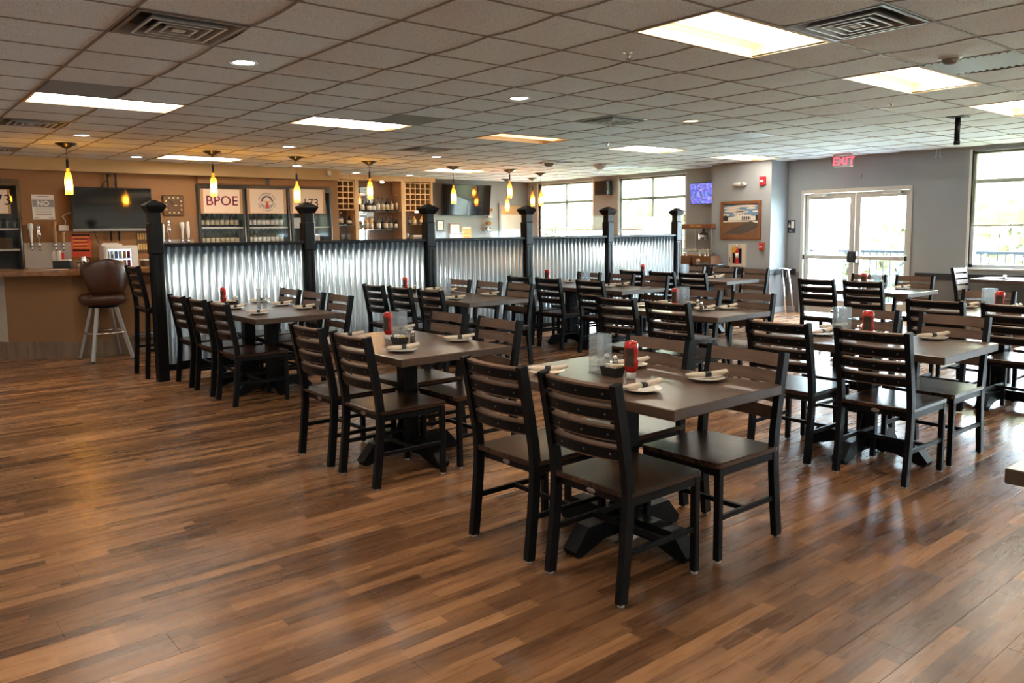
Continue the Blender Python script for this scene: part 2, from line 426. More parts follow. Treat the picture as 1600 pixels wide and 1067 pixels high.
    def mesh(s, name, mats):
        me = bpy.data.meshes.new(name); me.from_pydata(s.v, [], s.f)
        for m in (mats if isinstance(mats, (list, tuple)) else [mats]): me.materials.append(MAT[m])
        me.polygons.foreach_set('material_index', s.m); me.polygons.foreach_set('use_smooth', s.s); me.update()
        return me
    def build(s, name, mats, parent=None, loc=(0, 0, 0)):
        return put(name, s.mesh(name, mats), parent, loc)

def put(name, me, parent=None, loc=(0, 0, 0), rot=None):
    o = bpy.data.objects.new(name, me); col.objects.link(o); o.location = loc
    if rot: o.rotation_euler = rot
    if parent is not None: o.parent = parent
    return o
def tag(o, label, cat, group=None):
    o['label'] = label; o['category'] = cat
    if group: o['group'] = group
    return o
def struct(o): o['kind'] = 'structure'; return o
def thing(name, label, cat, loc=(0, 0, 0), rz=0, group=None):
    o = bpy.data.objects.new(name, None); col.objects.link(o); o.empty_display_size = .1
    o.location = loc; o.rotation_euler = (0, 0, rz); return tag(o, label, cat, group)
def sempty(name, loc=(0, 0, 0)):
    o = bpy.data.objects.new(name, None); col.objects.link(o); o.location = loc; return struct(o)
def dup(root, loc, rz, label, group=None):
    r = root.copy(); col.objects.link(r); r.location = loc; r.rotation_euler = (0, 0, rz); r['label'] = label
    if group: r['group'] = group
    for ch in KIDS[root.name]:
        c = ch.copy(); col.objects.link(c); c.parent = r
        for g in KIDS.get(ch.name, ()):
            d = g.copy(); col.objects.link(d); d.parent = c
    return r
KIDS = {}
def proto(root):                                     # remember a thing's tree for dup()
    KIDS[root.name] = list(root.children)
    for c in root.children: KIDS[c.name] = list(c.children)
    return root
def text_mesh(txt, size, ext=.001, font_spacing=1.0, offset=0.0):
    cu = bpy.data.curves.new('lettering', 'FONT'); cu.body = txt; cu.size = size; cu.extrude = ext
    cu.align_x = 'CENTER'; cu.align_y = 'CENTER'; cu.space_character = font_spacing; cu.offset = offset; cu.resolution_u = 3
    o = bpy.data.objects.new('lettering', cu); col.objects.link(o)
    bpy.context.view_layer.update()
    me = bpy.data.meshes.new_from_object(o.evaluated_get(bpy.context.evaluated_depsgraph_get()))
    bpy.data.objects.remove(o); bpy.data.curves.remove(cu); return me
def text(name, txt, size, m, parent, loc, rot, ext=.001, sp=1.0, off=0.0):
    me = text_mesh(txt, size, ext, sp, off); me.materials.clear(); me.materials.append(MAT[m])
    return put(name, me, parent, loc, rot)
FACE_Y = (PI/2, 0, 0)              # text readable when looking along +Y
FACE_X = (PI/2, 0, -PI/2)          # text readable when looking along +X
ORD = ['first', 'second', 'third', 'fourth', 'fifth', 'sixth', 'seventh', 'eighth', 'ninth', 'tenth', 'eleventh', 'twelfth']

# ================================================================ structure
T = .6096
GX = lambda i: (i+3.99)*T
GY = lambda j: (j+4.369)*T
CZ = 2.665
XR, YB, YT = 12.85, 13.95, 14.9       # window wall, bar wall, grey end wall
XL, YF = -3.2, -3.2                   # room goes on behind the camera

# floor: slab + planks
fl = struct(MB().box((XL-.2, YF-.2, -.15), (13.05, 15.1, -.006)).build('floor', 'subfloor'))
PW, PL = .1905, 1.22
pl = []
row0 = int(YF/PW)-1
for r in range(row0, int(15/PW)+1):
    y0 = r*PW; off = ((r*0.377) % 1.0)*PL
    k = math.floor((XL-off)/PL)
    while k*PL+off < 12.95:
        x0 = max(k*PL+off, XL); x1 = min((k+1)*PL+off, 12.95)
        if x1-x0 > .05 and y0 > YF-.1 and y0+PW < 15.05: pl.append((x0, x1, y0))
        k += 1
def seen(x, y, z, m=60):
    v = Vector((x, y, z-H)); d = v.dot(fw)
    if d < .3: return None
    px, py = CX+F*v.dot(rt)/d, CY+F*v.dot(dn)/d
    return d if -m < px < 1600+m and -m < py < 1067+m else None
score = []
for p in pl:
    ds = [seen(p[0]+(p[1]-p[0])*t, p[2]+PW/2, 0) for t in (0, .25, .5, .75, 1)]
    ds = [d for d in ds if d]
    score.append((min(ds) if ds else 99, p))
score.sort(key=lambda a: a[0])
plank_cache = {}
def add_plank(mb, x0, x1, y0, c=.0014):
    zt = 0.0
    mb.add([(x0+.0003, y0+.0003, -.006), (x1-.0003, y0+.0003, -.006), (x1-.0003, y0+PW-.0003, -.006), (x0+.0003, y0+PW-.0003, -.006),
            (x0+.0003, y0+.0003, zt-.0008), (x1-.0003, y0+.0003, zt-.0008), (x1-.0003, y0+PW-.0003, zt-.0008), (x0+.0003, y0+PW-.0003, zt-.0008),
            (x0+c, y0+c, zt), (x1-c, y0+c, zt), (x1-c, y0+PW-c, zt), (x0+c, y0+PW-c, zt)],
           [(0,1,5,4),(1,2,6,5),(2,3,7,6),(3,0,4,7),(4,5,9,8),(5,6,10,9),(6,7,11,10),(7,4,8,11),(8,9,10,11)])
rest = MB()
for n, (d, p) in enumerate(score):
    if n < 300 and d < 90:
        L = round(p[1]-p[0], 4)
        if L not in plank_cache:
            mb = MB(); add_plank(mb, 0, L, 0); plank_cache[L] = mb.mesh('plank', 'floor')
        put('plank', plank_cache[L], fl, (p[0], p[2], 0))
    else: add_plank(rest, *p)
rp = rest.build('far_planks', 'floor', fl); rp['kind'] = 'stuff'

# ceiling: deck, grid, tiles
cl = struct(MB().box((XL-.2, YF-.2, 2.87), (13.05, 15.1, 2.95)).build('ceiling', 'plenum'))
i0, i1, j0, j1 = -9, 18, -9, 21
LIGHTS = [(i, j) for j in (-8, 0, 8) for i in (-6, -2, 2, 6, 10, 14)]+[(2, 16), (10, 16), (-6, 16)]
LIGHTS = [l for l in LIGHTS if not (l == (14, 0) or l == (14, -8))]
VENTS = [(-2, 3), (3, -1), (-2, 11), (6, 5), (6, 11), (11, 12), (-2, 16)]
GRILLES = [(6, -1), (10, 5), (14, 12), (-2, 7), (3, 7)]
occupied = set()
for (i, j) in LIGHTS: occupied |= {(i, j), (i+1, j)}
occupied |= set(VENTS) | set(GRILLES)
grid = MB()
SAG = .011                                               # the odd tees hang a little between their joints
def tee(x0, y0, x1, y1, sag):
    n = 6 if sag else 1
    for k in range(n):
        f0, f1 = k/n, (k+1)/n; z0, z1 = [CZ-sag*4*f*(1-f) for f in (f0, f1)]
        p, q = Vector((x0+(x1-x0)*f0, y0+(y1-y0)*f0, z0+.012)), Vector((x0+(x1-x0)*f1, y0+(y1-y0)*f1, z1+.012))
        grid.bar(p, q, .017, .024)
for i in range(i0, i1+1):
    if not XL < GX(i) < XR: continue
    for j in range(j0, j1):                              # tees are broken at the light fixtures
        if (i-1, j) in LIGHTS: continue
        a, b = max(GY(j), YF), min(GY(j+1), YT)
        if b > a: tee(GX(i), a, GX(i), b, SAG if i % 2 and (i, j) not in occupied and (i-1, j) not in occupied else 0)
for j in range(j0, j1+1):
    if YF < GY(j) < YT:
        for i in range(i0, i1):
            a, b = max(GX(i), XL), min(GX(i+1), XR)
            if b > a: tee(a, GY(j), b, GY(j), 0)
gs = grid.build('ceiling_grid', 't_bar', cl)
def add_tile(mb, x0, x1, y0, y1, odd=0, ctr=.004):
    n = 4; vs = []; e = .009
    for k in range(n+1):
        for l in range(n+1):
            u, v = k/n, l/n
            sg = SAG*4*v*(1-v)*((1-u) if odd else u)+ctr*16*u*v*(1-u)*(1-v)
            vs.append((x0+e+(x1-x0-2*e)*u, y0+e+(y1-y0-2*e)*v, CZ+.004-sg))
    fs = [(k*(n+1)+l, k*(n+1)+l+1, (k+1)*(n+1)+l+1, (k+1)*(n+1)+l) for k in range(n) for l in range(n)]
    mb.add(vs, fs, True)
tm = {}
for odd in (0, 1):
    for q in range(3):
        mb = MB(); mb.T = Matrix.Translation((0, 0, -CZ)); add_tile(mb, 0, T, 0, T, odd, .002+.004*q); tm[(odd, q)] = mb.mesh('ceiling_tile', 'tile')
cand = []
for i in range(i0, i1):
    for j in range(j0, j1):
        if (i, j) in occupied: continue
        x0, x1, y0, y1 = max(GX(i), XL), min(GX(i+1), XR), max(GY(j), YF), min(GY(j+1), YT)
        if x1-x0 < .05 or y1-y0 < .05: continue
        ds = [seen(x, y, CZ, 20) for x in (x0, (x0+x1)/2, x1) for y in (y0, (y0+y1)/2, y1)]; ds = [d for d in ds if d]
        cand.append((min(ds) if ds else 99, i, j, x0, x1, y0, y1))
cand.sort()
rest = MB(); nt_ = 0
for d, i, j, x0, x1, y0, y1 in cand:
    full = abs(x1-x0-T) < 1e-3 and abs(y1-y0-T) < 1e-3
    if nt_ < 300 and d < 90 and full:
        put('ceiling_tile', tm[(i % 2, random.randrange(3))], cl, (x0, y0, CZ)); nt_ += 1
    else: add_tile(rest, x0, x1, y0, y1, i % 2)
rt_ = rest.build('far_tiles', 'tile', cl); rt_['kind'] = 'stuff'

# walls
RZ0, RZ1 = .67, .77                                    # black chair rail
def wall_boxes(mb, boxes, split=True):
    for (a, b) in boxes:
        if split and a[2] < .72 < b[2]:
            mb.mi = 1; mb.box(a, (b[0], b[1], .72)); mb.mi = 0; mb.box((a[0], a[1], .72), b)
        else:
            mb.mi = 1 if (split and b[2] <= .72) else 0; mb.box(a, b)
WIN = [(12.67, 14.5), (10.08, 11.87), (3.0, 4.8), (.35, 2.15), (-2.4, -.6)]
WZ0, WZ1 = .87, 2.60
DY0, DY1, DZ = 5.64, 7.54, 2.14
mb = MB(); bx = []; cur = YF
ops = sorted([(a, b, WZ0, WZ1) for a, b in WIN]+[(DY0, DY1, 0, DZ)])
for (a, b, z0, z1) in ops:
    bx.append(((XR, cur, 0), (XR+.2, a, 2.87)))
    if z0 > 0: bx.append(((XR, a, 0), (XR+.2, b, z0)))
    bx.append(((XR, a, z1), (XR+.2, b, 2.87))); cur = b
bx.append(((XR, cur, 0), (XR+.2, YT+.2, 2.87)))
wall_boxes(mb, bx)
struct(mb.build('wall_right', ['wall_gray', 'wall_dark']))
mb = MB(); wall_boxes(mb, [((12.3, 7.80, 0), (XR-.001, 9.03, CZ+.02))])
struct(mb.build('wall_column', ['wall_gray', 'wall_dark']))
mb = MB(); wall_boxes(mb, [((7.2, YT, 0), (XR, YT+.2, 2.87))], False)
struct(mb.build('wall_back', ['wall_slate']))
CO = [(PY(-90, 292, YB-.03).x, PY(31, 292, YB-.03).x), (PY(306, 292, YB-.03).x, PY(517, 292, YB-.03).x)]   # cooler fronts, flush in the wall
CTOP = 2.345
WE = PY(528, 300, YB).x                                # right end of the tan wall
mb = MB(); cur = XL
for (a, b) in CO:
    mb.box((cur, YB, 0), (a, YB+.15, 2.87)); mb.box((a, YB, CTOP), (b, YB+.15, 2.87)); cur = b
mb.box((cur, YB, 0), (WE, YB+.15, 2.87)); mb.box((WE-.03, YB+.15, 0), (WE, YT+.2, 2.87))
struct(mb.build('wall_bar', 'wall_tan'))
SE = PY(530, 275, 13.68).x
mb = MB(); mb.box((XL, 13.68, 2.475), (SE, YB-.001, CZ+.02)); struct(mb.build('trim_1', 'soffit_tan'))
struct(MB().box((XL-.2, YF, 0), (XL, YB, 2.87)).build('wall_left', 'wall_pale'))
struct(MB().box((XL-.2, YF-.2, 0), (XR+.2, YF, 2.87)).build('wall_front', 'wall_pale'))
# chair rail + baseboard pieces
k = 2
for (a, b) in [((XR-.02, 7.62, RZ0), (XR, 7.80, RZ1)), ((XR-.02, YF, RZ0), (XR, 5.56, RZ1)), ((12.28, 7.80, RZ0), (12.3, 9.03, RZ1)),
               ((12.28, 7.78, RZ0), (XR-.02, 7.80, RZ1)), ((XR-.02, 9.05, RZ0), (XR, 14.88, RZ1))]:
    struct(MB().cbox(a, b, .004).build('trim_%d' % k, 'rail_black')); k += 1
for (a, b) in [((XR-.015, YF, 0), (XR, 5.56, .1)), ((XR-.015, 7.62, 0), (XR, 7.80, .1)), ((12.285, 7.785, 0), (12.3, 9.03, .1)), ((12.285, 7.785, 0), (XR-.015, 7.80, .1)), ((XR-.015, 9.05, 0), (XR, 14.88, .1))]:
    struct(MB().cbox(a, b, .003).build('baseboard_right' if a[0] > 12.5 else 'baseboard_column', 'base_gray'))

# windows
for n, (a, b) in enumerate(WIN):
    e = sempty('window_%d' % (n+1), (XR, (a+b)/2, WZ0))
    hw = (b-a)/2; hh = WZ1-WZ0
    fr = MB(); d0_, d1_ = .05, .15
    for s in (-1, 1): fr.box((d0_, s*hw, 0), (d1_, s*(hw-.05), hh))
    fr.box((d0_, -hw, 0), (d1_, hw, .05)); fr.box((d0_, -hw, hh-.05), (d1_, hw, hh))
    fr.build('window_frame', 'frame_white', e)
    MB().box((.07, -.03, .05), (.13, .03, hh-.05)).build('mullion', 'frame_white', e)
    zt = 2.15-WZ0
    for s in (-1, 1): MB().box((.07, s*.03, zt-.03), (.13, s*(hw-.05), zt+.03)).build('transom', 'frame_white', e)
    for s in (-1, 1):
        for (z0, z1) in ((.05, zt-.03), (zt+.03, hh-.05)):
            MB().box((.096, s*.03, z0), (.102, s*(hw-.05), z1)).build('pane', 'window_glass', e)
    MB().cbox((-.03, -hw-.02, -.03), (.05, hw+.02, 0), .004).build('window_sill', 'frame_white', e)
    for s in (-1, 1): MB().box((-.004, s*hw, 0), (.05, s*(hw+.035), hh+.02)).build('casing', 'frame_white', e)
    zs = 1.50-WZ0
    sh = MB().box((.025, -hw+.02, zs), (.027, hw-.02, hh-.02)).build('roller_shade', 'shade', e)
    MB().cbox((.018, -hw+.02, zs-.02), (.034, hw-.02, zs+.012), .004).build('hem_bar', 'frame_white', sh)
# glass double door
e = sempty('door_1', (XR, (DY0+DY1)/2, 0)); hw = (DY1-DY0)/2
mb = MB()
for s in (-1, 1): mb.box((-.02, s*hw, 0), (.16, s*(hw-.05), DZ))
mb.box((-.02, -hw+.05, DZ-.06), (.16, hw-.05, DZ)); mb.build('door_frame', 'alum', e)
for s in (-1, 1):
    ia, ib = s*.004, s*(hw-.054)
    mb = MB(); mb.box((.05, ia, .02), (.095, ia+s*.09, DZ-.065)); mb.box((.05, ib-s*.07, .02), (.095, ib, DZ-.065))
    mb.box((.05, ia+s*.09, .02), (.095, ib-s*.07, .25)); mb.box((.05, ia+s*.09, DZ-.16), (.095, ib-s*.07, DZ-.065))
    lf = mb.build('door_leaf', 'alum', e)
    MB().box((.07, ia+s*.09, .25), (.076, ib-s*.07, DZ-.16)).build('pane', 'window_glass', lf)
    mb = MB(); mb.cbox((-.035, ia+s*.06, .955), (.02, ib-s*.03, 1.02), .006); mb.build('push_bar', 'alum', lf)
    mb = MB(); mb.cbox((-.045, ia+s*.02, .90), (.049, ia+s*.075, 1.09), .006); mb.cbox((-.04, ib-s*.03, .95), (.049, ib-s*.005, 1.025), .004); mb.build('latch_case', 'black_plastic', lf)
    mb = MB(); mb.cbox((-.04, ib-s*.42, DZ-.115), (.049, ib-s*.12, DZ-.065), .005); mb.bar((-.02, ib-s*.40, DZ-.06), (-.01, ib-s*.10, DZ-.03), .02, .012); mb.build('door_closer', 'alum', lf)

# ================================================================ outside
struct(MB().box((13.05, -8, -.3), (15.0, 20, -.08)).build('deck', 'deck'))
struct(MB().add([(15, -80, -1.2), (140, -80, -14), (140, 120, -14), (15, 120, -1.2)], [(0, 1, 2, 3)]).build('lawn', 'lawn'))
rl = thing('deck_railing', 'dark metal baluster railing on the deck outside the glass doors', 'railing', (14.45, 6, -.08))
for y in [-8+1.55*i for i in range(10)]:
    po = MB().cbox((-.05, y-.05, 0), (.05, y+.05, 1.24), .006).build('post', 'rail_dark', rl)
    MB().cbox((-.06, y-.06, 1.24), (.06, y+.06, 1.29), .015).build('post_cap', 'frame_white', po)
rail_m = MB().cbox((-.025, -8, 1.10), (.025, 5.95, 1.15), .006).mesh('top_rail', 'rail_dark'); put('top_rail', rail_m, rl)
MB().cbox((-.02, -8, .10), (.02, 5.95, .14), .006).build('bottom_rail', 'rail_dark', rl)
bm_ = MB().cbox((-.009, -.009, .14), (.009, .009, 1.10), .002).mesh('baluster', 'rail_dark')
for i in range(110): put('baluster', bm_, rl, (0, -7.93+.125*i, 0))
pc = thing('porch_column', 'pale porch column outside the left glass door leaf', 'column', (14.1, 7.75, -.08))
MB().cbox((-.16, -.16, .22), (.16, .16, 3.2), .01).build('shaft', 'frame_white', pc); MB().cbox((-.2, -.2, 0), (.2, .2, .22), .01).build('base', 'frame_white', pc)
def spruce(x, y, zb, h, label):
    t = thing('spruce_tree', label, 'tree', (x, y, zb), 0, 'spruce trees beyond the railing')
    MB().lathe([(.08*h/3, 0), (.02, h*.9)], 8).build('trunk', 'trunk', t)
    mb = MB(); n = 13
    for i in range(n):
        f = i/n; r = (1-f)*.30*h+.05; z = h*(.12+.86*f)
        for k in range(9):
            a = 2*PI*(k+.5*(i % 2))/9+random.uniform(-.15, .15); rr = r*random.uniform(.8, 1.1)
            mb.add([(0, 0, z+.05*h), (rr*math.cos(a-.3)*.6, rr*math.sin(a-.3)*.6, z), (rr*math.cos(a), rr*math.sin(a), z-.05*h), (rr*math.cos(a+.3)*.6, rr*math.sin(a+.3)*.6, z), (0, 0, z-.01*h)],
                   [(0, 1, 2), (0, 2, 3), (4, 2, 1), (4, 3, 2)])
    mb.build('foliage', 'spruce', t)
def leafy(x, y, zb, h, r, label):
    t = thing('leafy_tree', label, 'tree', (x, y, zb), 0, 'trees beyond the deck')
    MB().lathe([(.18, 0), (.10, h*.6)], 8).build('trunk', 'trunk', t)
    mb = MB()
    for i in range(420):
        u = random.uniform(-1, 1); a = random.uniform(0, 2*PI); q = random.uniform(.55, 1)**.5; s = math.sqrt(1-u*u)
        c = Vector((r*q*s*math.cos(a), r*q*s*math.sin(a), h*.62+u*q*h*.36)); l = r*.16
        d1 = Vector((random.gauss(0, 1), random.gauss(0, 1), random.gauss(0, 1))).normalized()*l; d2 = d1.orthogonal().normalized()*l*.7
        mb.add([c-d1, c+d2, c+d1, c-d2], [(0, 1, 2, 3)])
    mb.build('foliage', 'tree_yellow', t)
spruce(16.9, 4.62, -1.4, 2.95, 'small spruce right of the doors, seen under the shade of the right window')
spruce(17.3, 7.55, -1.4, 3.05, 'small spruce beyond the railing, seen through the left glass door leaf')
for (px, d, h, r, lab) in [(1000, 44, 9.3, 3.0, 'yellow green tree at the left of the second window'), (1060, 56, 8.8, 3.0, 'yellow green tree at the right edge of the second window'),
                          (1030, 66, 8.4, 3.5, 'low yellow green tree in the middle of the second window'),
                          (885, 72, 8.6, 4.0, 'yellow green tree far behind the first window'), (1540, 40, 9.0, 2.8, 'yellow green tree behind the shade of the right window'),
                          (1596, 52, 9.4, 3.2, 'yellow green tree at the right frame edge behind the shade'), (1400, 60, 8.0, 4.0, 'pale tree far beyond the right glass door leaf')]:
    dv = ray(px, 360); dv = Vector((dv.x, dv.y, 0)).normalized()*d
    leafy(dv.x, dv.y, -6.0, h, r, lab)

# ================================================================ ceiling fixtures
def light_label(i, j):
    nm = {(2, 0): 'recessed fluorescent troffer nearest the camera, beside the square vent', (6, 0): 'recessed fluorescent troffer, second from the camera at upper right',
          (10, 0): 'recessed fluorescent troffer cut by the right frame edge', (-2, 8): 'recessed fluorescent troffer above the bar stool, at upper left',
          (2, 8): 'recessed fluorescent troffer above the first table along the screen', (6, 8): 'dim orange troffer above the middle of the screen',
          (10, 8): 'recessed fluorescent troffer above the far end of the screen', (14, 8): 'recessed fluorescent troffer beside the grey wall column',
          (2, 16): 'recessed fluorescent troffer by the tan soffit over the beer coolers', (10, 16): 'recessed fluorescent troffer before the grey wall with the black television'}
    return nm.get((i, j))
def troffer_proto(dim):
    t = thing('ceiling_light', '', 'ceiling light', (0, 0, 0), 0, 'troffers in the ceiling grid')
    w2, l2 = T/2-.008, T-.008
    mb = MB()                                            # thin frame
    for s in (-1, 1):
        mb.box((-l2, s*w2, -.002), (l2, s*(w2-.018), .01)); mb.box((s*l2, -w2+.018, -.002), (s*(l2-.018), w2-.018, .01))
    mb.build('frame', 'pan_lamp_tint', t)
    mb = MB(); n = 10; prof = []                         # two curved reflector coves
    for k in range(n+1):
        a = PI*k/n; prof.append((-(w2-.018)*math.cos(a), .10*math.sin(a)**.6))
    vs = []; 
    for x in (-l2+.018, l2-.018): vs += [(x, y, z) for y, z in prof]
    fs = [(k, k+1, n+2+k, n+1+k) for k in range(n)]+[tuple(range(n+1)), tuple(range(n+1, 2*n+2))[::-1]]
    mb.add(vs, [f for f in fs], False); mb.build('reflector', 'pan_lamp_tint', t)
    mb = MB(); prof = []; r = .105
    for k in range(n+1):
        a = PI*k/n; prof.append((-r*math.cos(a), .075-.065*math.sin(a)))
    vs = []
    for (x, sc_) in ((-l2+.03, .75), (-l2+.07, 1), (l2-.07, 1), (l2-.03, .75)): vs += [(x, y*sc_, .075+(z-.075)*sc_) for y, z in prof]
    fs = [(m_*(n+1)+k, (m_+1)*(n+1)+k, (m_+1)*(n+1)+k+1, m_*(n+1)+k+1) for m_ in range(3) for k in range(n)]
    fs += [tuple(range(n+1)), tuple(range(3*(n+1), 4*(n+1)))[::-1]]
    mb.add(vs, fs, True); mb.build('lamp_basket', 'lens_dim' if dim else 'lens_warm', t)
    mb = MB()
    for s in (-1, 1):
        mb.tube([(-l2+.03, s*(r+.006), .072), (l2-.03, s*(r+.006), .072)], .006, 6)
    mb.build('basket_rim', 'pan_lamp_tint', t)
    return proto(t)
pa, pb = troffer_proto(False), troffer_proto(True); first = {False: True, True: True}
for (i, j) in LIGHTS:
    dim = (i, j) == (6, 8); p = pb if dim else pa
    lab = light_label(i, j) or 'recessed troffer out of view, %s in the %s ceiling row' % (ORD[(i+6)//4], ORD[(j+8)//8])
    loc = (GX(i+1), GY(j)+T/2, CZ)
    if loc[0] < XL+.7 or loc[1] > 13.6 and i < 6: continue
    if first[dim]: p.location = loc; p['label'] = lab; first[dim] = False
    else: dup(p, loc, 0, lab)
def vent(i, j, label, first=[None]):
    loc = (GX(i)+T/2, GY(j)+T/2, CZ)
    if first[0]: return dup(first[0], loc, 0, label)
    t = thing('ceiling_vent', label, 'air vent', loc, 0, 'square ceiling diffusers'); h = T/2-.013
    MB().box((-h, -h, .10), (h, h, .105)).build('duct_plate', 'vent_dark', t)
    def sq(rr, z): return [(-rr, -rr, z), (rr, -rr, z), (rr, rr, z), (-rr, rr, z)]
    def ringmesh(levels, m, name):
        mb = MB(); vs = []
        for rr, z in levels: vs += sq(rr, z)
        mb.add(vs, [(a*4+k_, (a+1)*4+k_, (a+1)*4+(k_+1) % 4, a*4+(k_+1) % 4) for a in range(len(levels)-1) for k_ in range(4)]); return mb.build(name, m, t)
    ringmesh([(h, -.002), (h-.022, -.004), (h-.06, .05), (h-.06, .10)], 'vent_gray', 'border')  # dark grey puts the shade of the outer ring into the colour
    for r_ in (.205, .145, .085):
        lv = ringmesh([(r_, -.012), (r_-.011, -.012), (r_-.036, .030), (r_-.036, .036), (r_, -.004), (r_, -.012)], 'vent_gray', 'louver')
        ringmesh([(r_+.002, -.0135), (r_-.012, -.0135)], 'frame_white', 'louver_lip')
    ringmesh([(.036, -.012), (.024, -.012), (.002, .010)], 'frame_white', 'center_cone')
    first[0] = proto(t)
for (i, j), lab in zip(VENTS, ['large square ceiling vent at upper left of the picture', 'square ceiling vent with bright louvers beside the nearest troffer', 'square ceiling vent at the left frame edge over the bar',
                               'square ceiling vent above the middle tables', 'small dark ceiling vent above the bar pendants', 'far ceiling vent near the first window', 'small ceiling vent at the left edge near the soffit']): vent(i, j, lab)
for (i, j), lab in zip(GRILLES, ['slatted return air panel beside the smoke detector', 'grey return air panel near the hanging pole', 'grey return air panel near the far windows', 'dark return air panel beside the upper left troffer', 'dark return air panel beside the troffer over the first screen table']):
    t = thing('return_grille', lab, 'air vent', (GX(i)+T/2, GY(j)+T/2, CZ), 0, 'return air panels'); h = T/2-.013
    MB().box((-h, -h, .02), (h, h, .03)).build('backing', 'vent_dark', t)
    for k_ in range(12):
        y = -h+.02+k_*(2*h-.04)/11; MB().bar((-h+.01, y, .003), (h-.01, y, .003), .034, .004, (0, .5, 1)).build('slat', 'vent_gray', t)
CANS = [((379, 97), 1, 'bright round can light near the large upper left vent'), ((811, 153), 1, 'bright round can light above the middle tables'), ((127, 211), 1, 'small can light above the leftmost pendant'),
        ((213, 245), 1, 'small can light before the tan soffit over the black television'), ((450, 229), 1, 'small can light above the third pendant'), ((682, 245), 1, 'small can light above the fifth pendant'),
        ((1080, 189), 0, 'warm dim can light right of the middle square vent'), ((464, 259), 1, 'small can light by the soffit over the number sign'), ((556, 270), 2, 'can light washing the wine rack cornice on its left'),
        ((640, 274), 2, 'can light washing the wine rack cornice on its right'), ((862, 258), 0, 'dim can light near the four far pendants')]
cm = {}
for (px, k_, lab) in CANS:
    p = PZ(*px, CZ-.008)
    t = thing('can_light', lab, 'ceiling light', (p.x, p.y, CZ-.008), 0, 'round recessed can lights')
    mb = MB().lathe([(.095, 0), (.10, -.006), (.085, -.008), (.078, .0)], 20); mb.build('trim_ring', 'white', t)
    MB().lathe([(.078, -.001), (.05, -.004), (.0001, -.005)], 20).build('lens', ['can_warm', 'can_lens', 'lens_warm'][k_], t)
for px, lab in [((982, 80), 'sprinkler head near the nearest troffer'), ((1393, 160), 'sprinkler head left of the second right troffer'), ((949, 222), 'tiny sprinkler head past the middle vent')]:
    p = PZ(*px, CZ); t = thing('sprinkler_head', lab, 'sprinkler', (p.x, p.y, CZ-.004), 0, 'ceiling sprinklers')
    MB().lathe([(.04, 0), (.038, -.006), (.012, -.008), (.010, -.03), (.006, -.04)], 14).build('escutcheon', 'chrome', t)
    MB().lathe([(.022, -.046), (.022, -.049), (.004, -.04)], 12).build('deflector', 'steel', t)
p = PZ(1485, 88, CZ); t = thing('smoke_detector', 'round smoke detector between the two right troffers', 'smoke detector', (p.x, p.y, CZ-.004))
MB().lathe([(.075, 0), (.075, -.012), (.055, -.016)], 20).build('base', 'white', t)
MB().lathe([(.05, -.014), (.052, -.035), (.035, -.05), (.0001, -.052)], 20).build('head', 'ink_gray', t)
for px, lab in [((858, 252), 'small dome camera near the far pendants'), ((938, 257), 'white ceiling dome near the black wall speaker')]:
    p = PZ(*px, CZ); t = thing('ceiling_dome', lab, 'camera', (p.x, p.y, CZ-.004), 0, 'ceiling domes')
    MB().lathe([(.12, 0), (.12, -.03), (.09, -.035)], 20).build('base', 'white', t)
    MB().lathe([(.085, -.034), (.07, -.07), (.04, -.09), (.0001, -.095)], 20).build('dome', 'ink_gray' if '858' in str(px) else 'white', t)
p = PZ(1497, 181, CZ); t = thing('ceiling_pole', 'short black pole hanging from the ceiling at right', 'mount pole', (p.x, p.y, CZ-.004))
MB().cbox((-.09, -.09, -.012), (.09, .09, 0), .004).build('ceiling_plate', 'black_metal', t)
MB().lathe([(.028, -.27), (.028, -.012)], 14).build('tube', 'black_metal', t); MB().lathe([(.032, -.30), (.032, -.26)], 14).build('end_collar', 'black_metal', t)

# pendants
PEND = [((103, 223), 11.45, 2.02, 0, 'leftmost amber bottle pendant'), ((331, 233), 11.45, 2.03, 1, 'amber bottle pendant in front of the four-letter sign'), ((462, 245), 11.55, 1.96, 1, 'amber bottle pendant in front of the number sign'),
        ((577, 255), 11.7, 2.05, 1, 'amber bottle pendant before the wine rack mirror'), ((708, 262), 11.8, 1.99, 0, 'bottle pendant before the black end-wall television'),
        ((796, 265), 11.9, 2.13, 2, 'upper one of two brown bottle pendants before the curtained window'), ((792, 281), 14.0, 1.93, 2, 'lower one of two brown bottle pendants before the curtained window'),
        ((832, 277), 13.4, 2.03, 2, 'left one of two brown bottle pendants at the first tall window'), ((845, 271), 12.2, 1.99, 2, 'right one of two brown bottle pendants at the first tall window')]
for (px, Y, zb, k_, lab) in PEND:
    q = PY(px[0], px[1], Y)
    t = thing('pendant_lamp', lab, 'pendant lamp', (q.x, Y, CZ-.004), 0, 'bottle pendants over the bar')
    top = zb-CZ+.42
    MB().lathe([(.13, 0), (.125, -.008), (.03, -.06), (.01, -.07)], 20).build('canopy', 'black_plastic', t)
    MB().tube([(0, 0, -.06), (0, 0, top)], .004, 6).build('cord', 'black_plastic', t)
    MB().lathe([(.012, top+.03), (.018, top), (.018, top-.08), (.022, top-.085)], 12).build('socket', 'black_plastic', t)
    b0 = zb-CZ+.004
    bt = MB().lathe([(.041, b0), (.044, b0+.01), (.044, b0+.20), (.036, b0+.245), (.019, b0+.29), (.016, b0+.36)], 16)
    bt.build('bottle_shade', 'pendant_brown' if k_ == 2 else 'pendant_amber', t)
    MB().lathe([(.001, b0+.06), (.018, b0+.075), (.026, b0+.10), (.022, b0+.13), (.012, b0+.17)], 12).build('bulb', 'bulb', t)

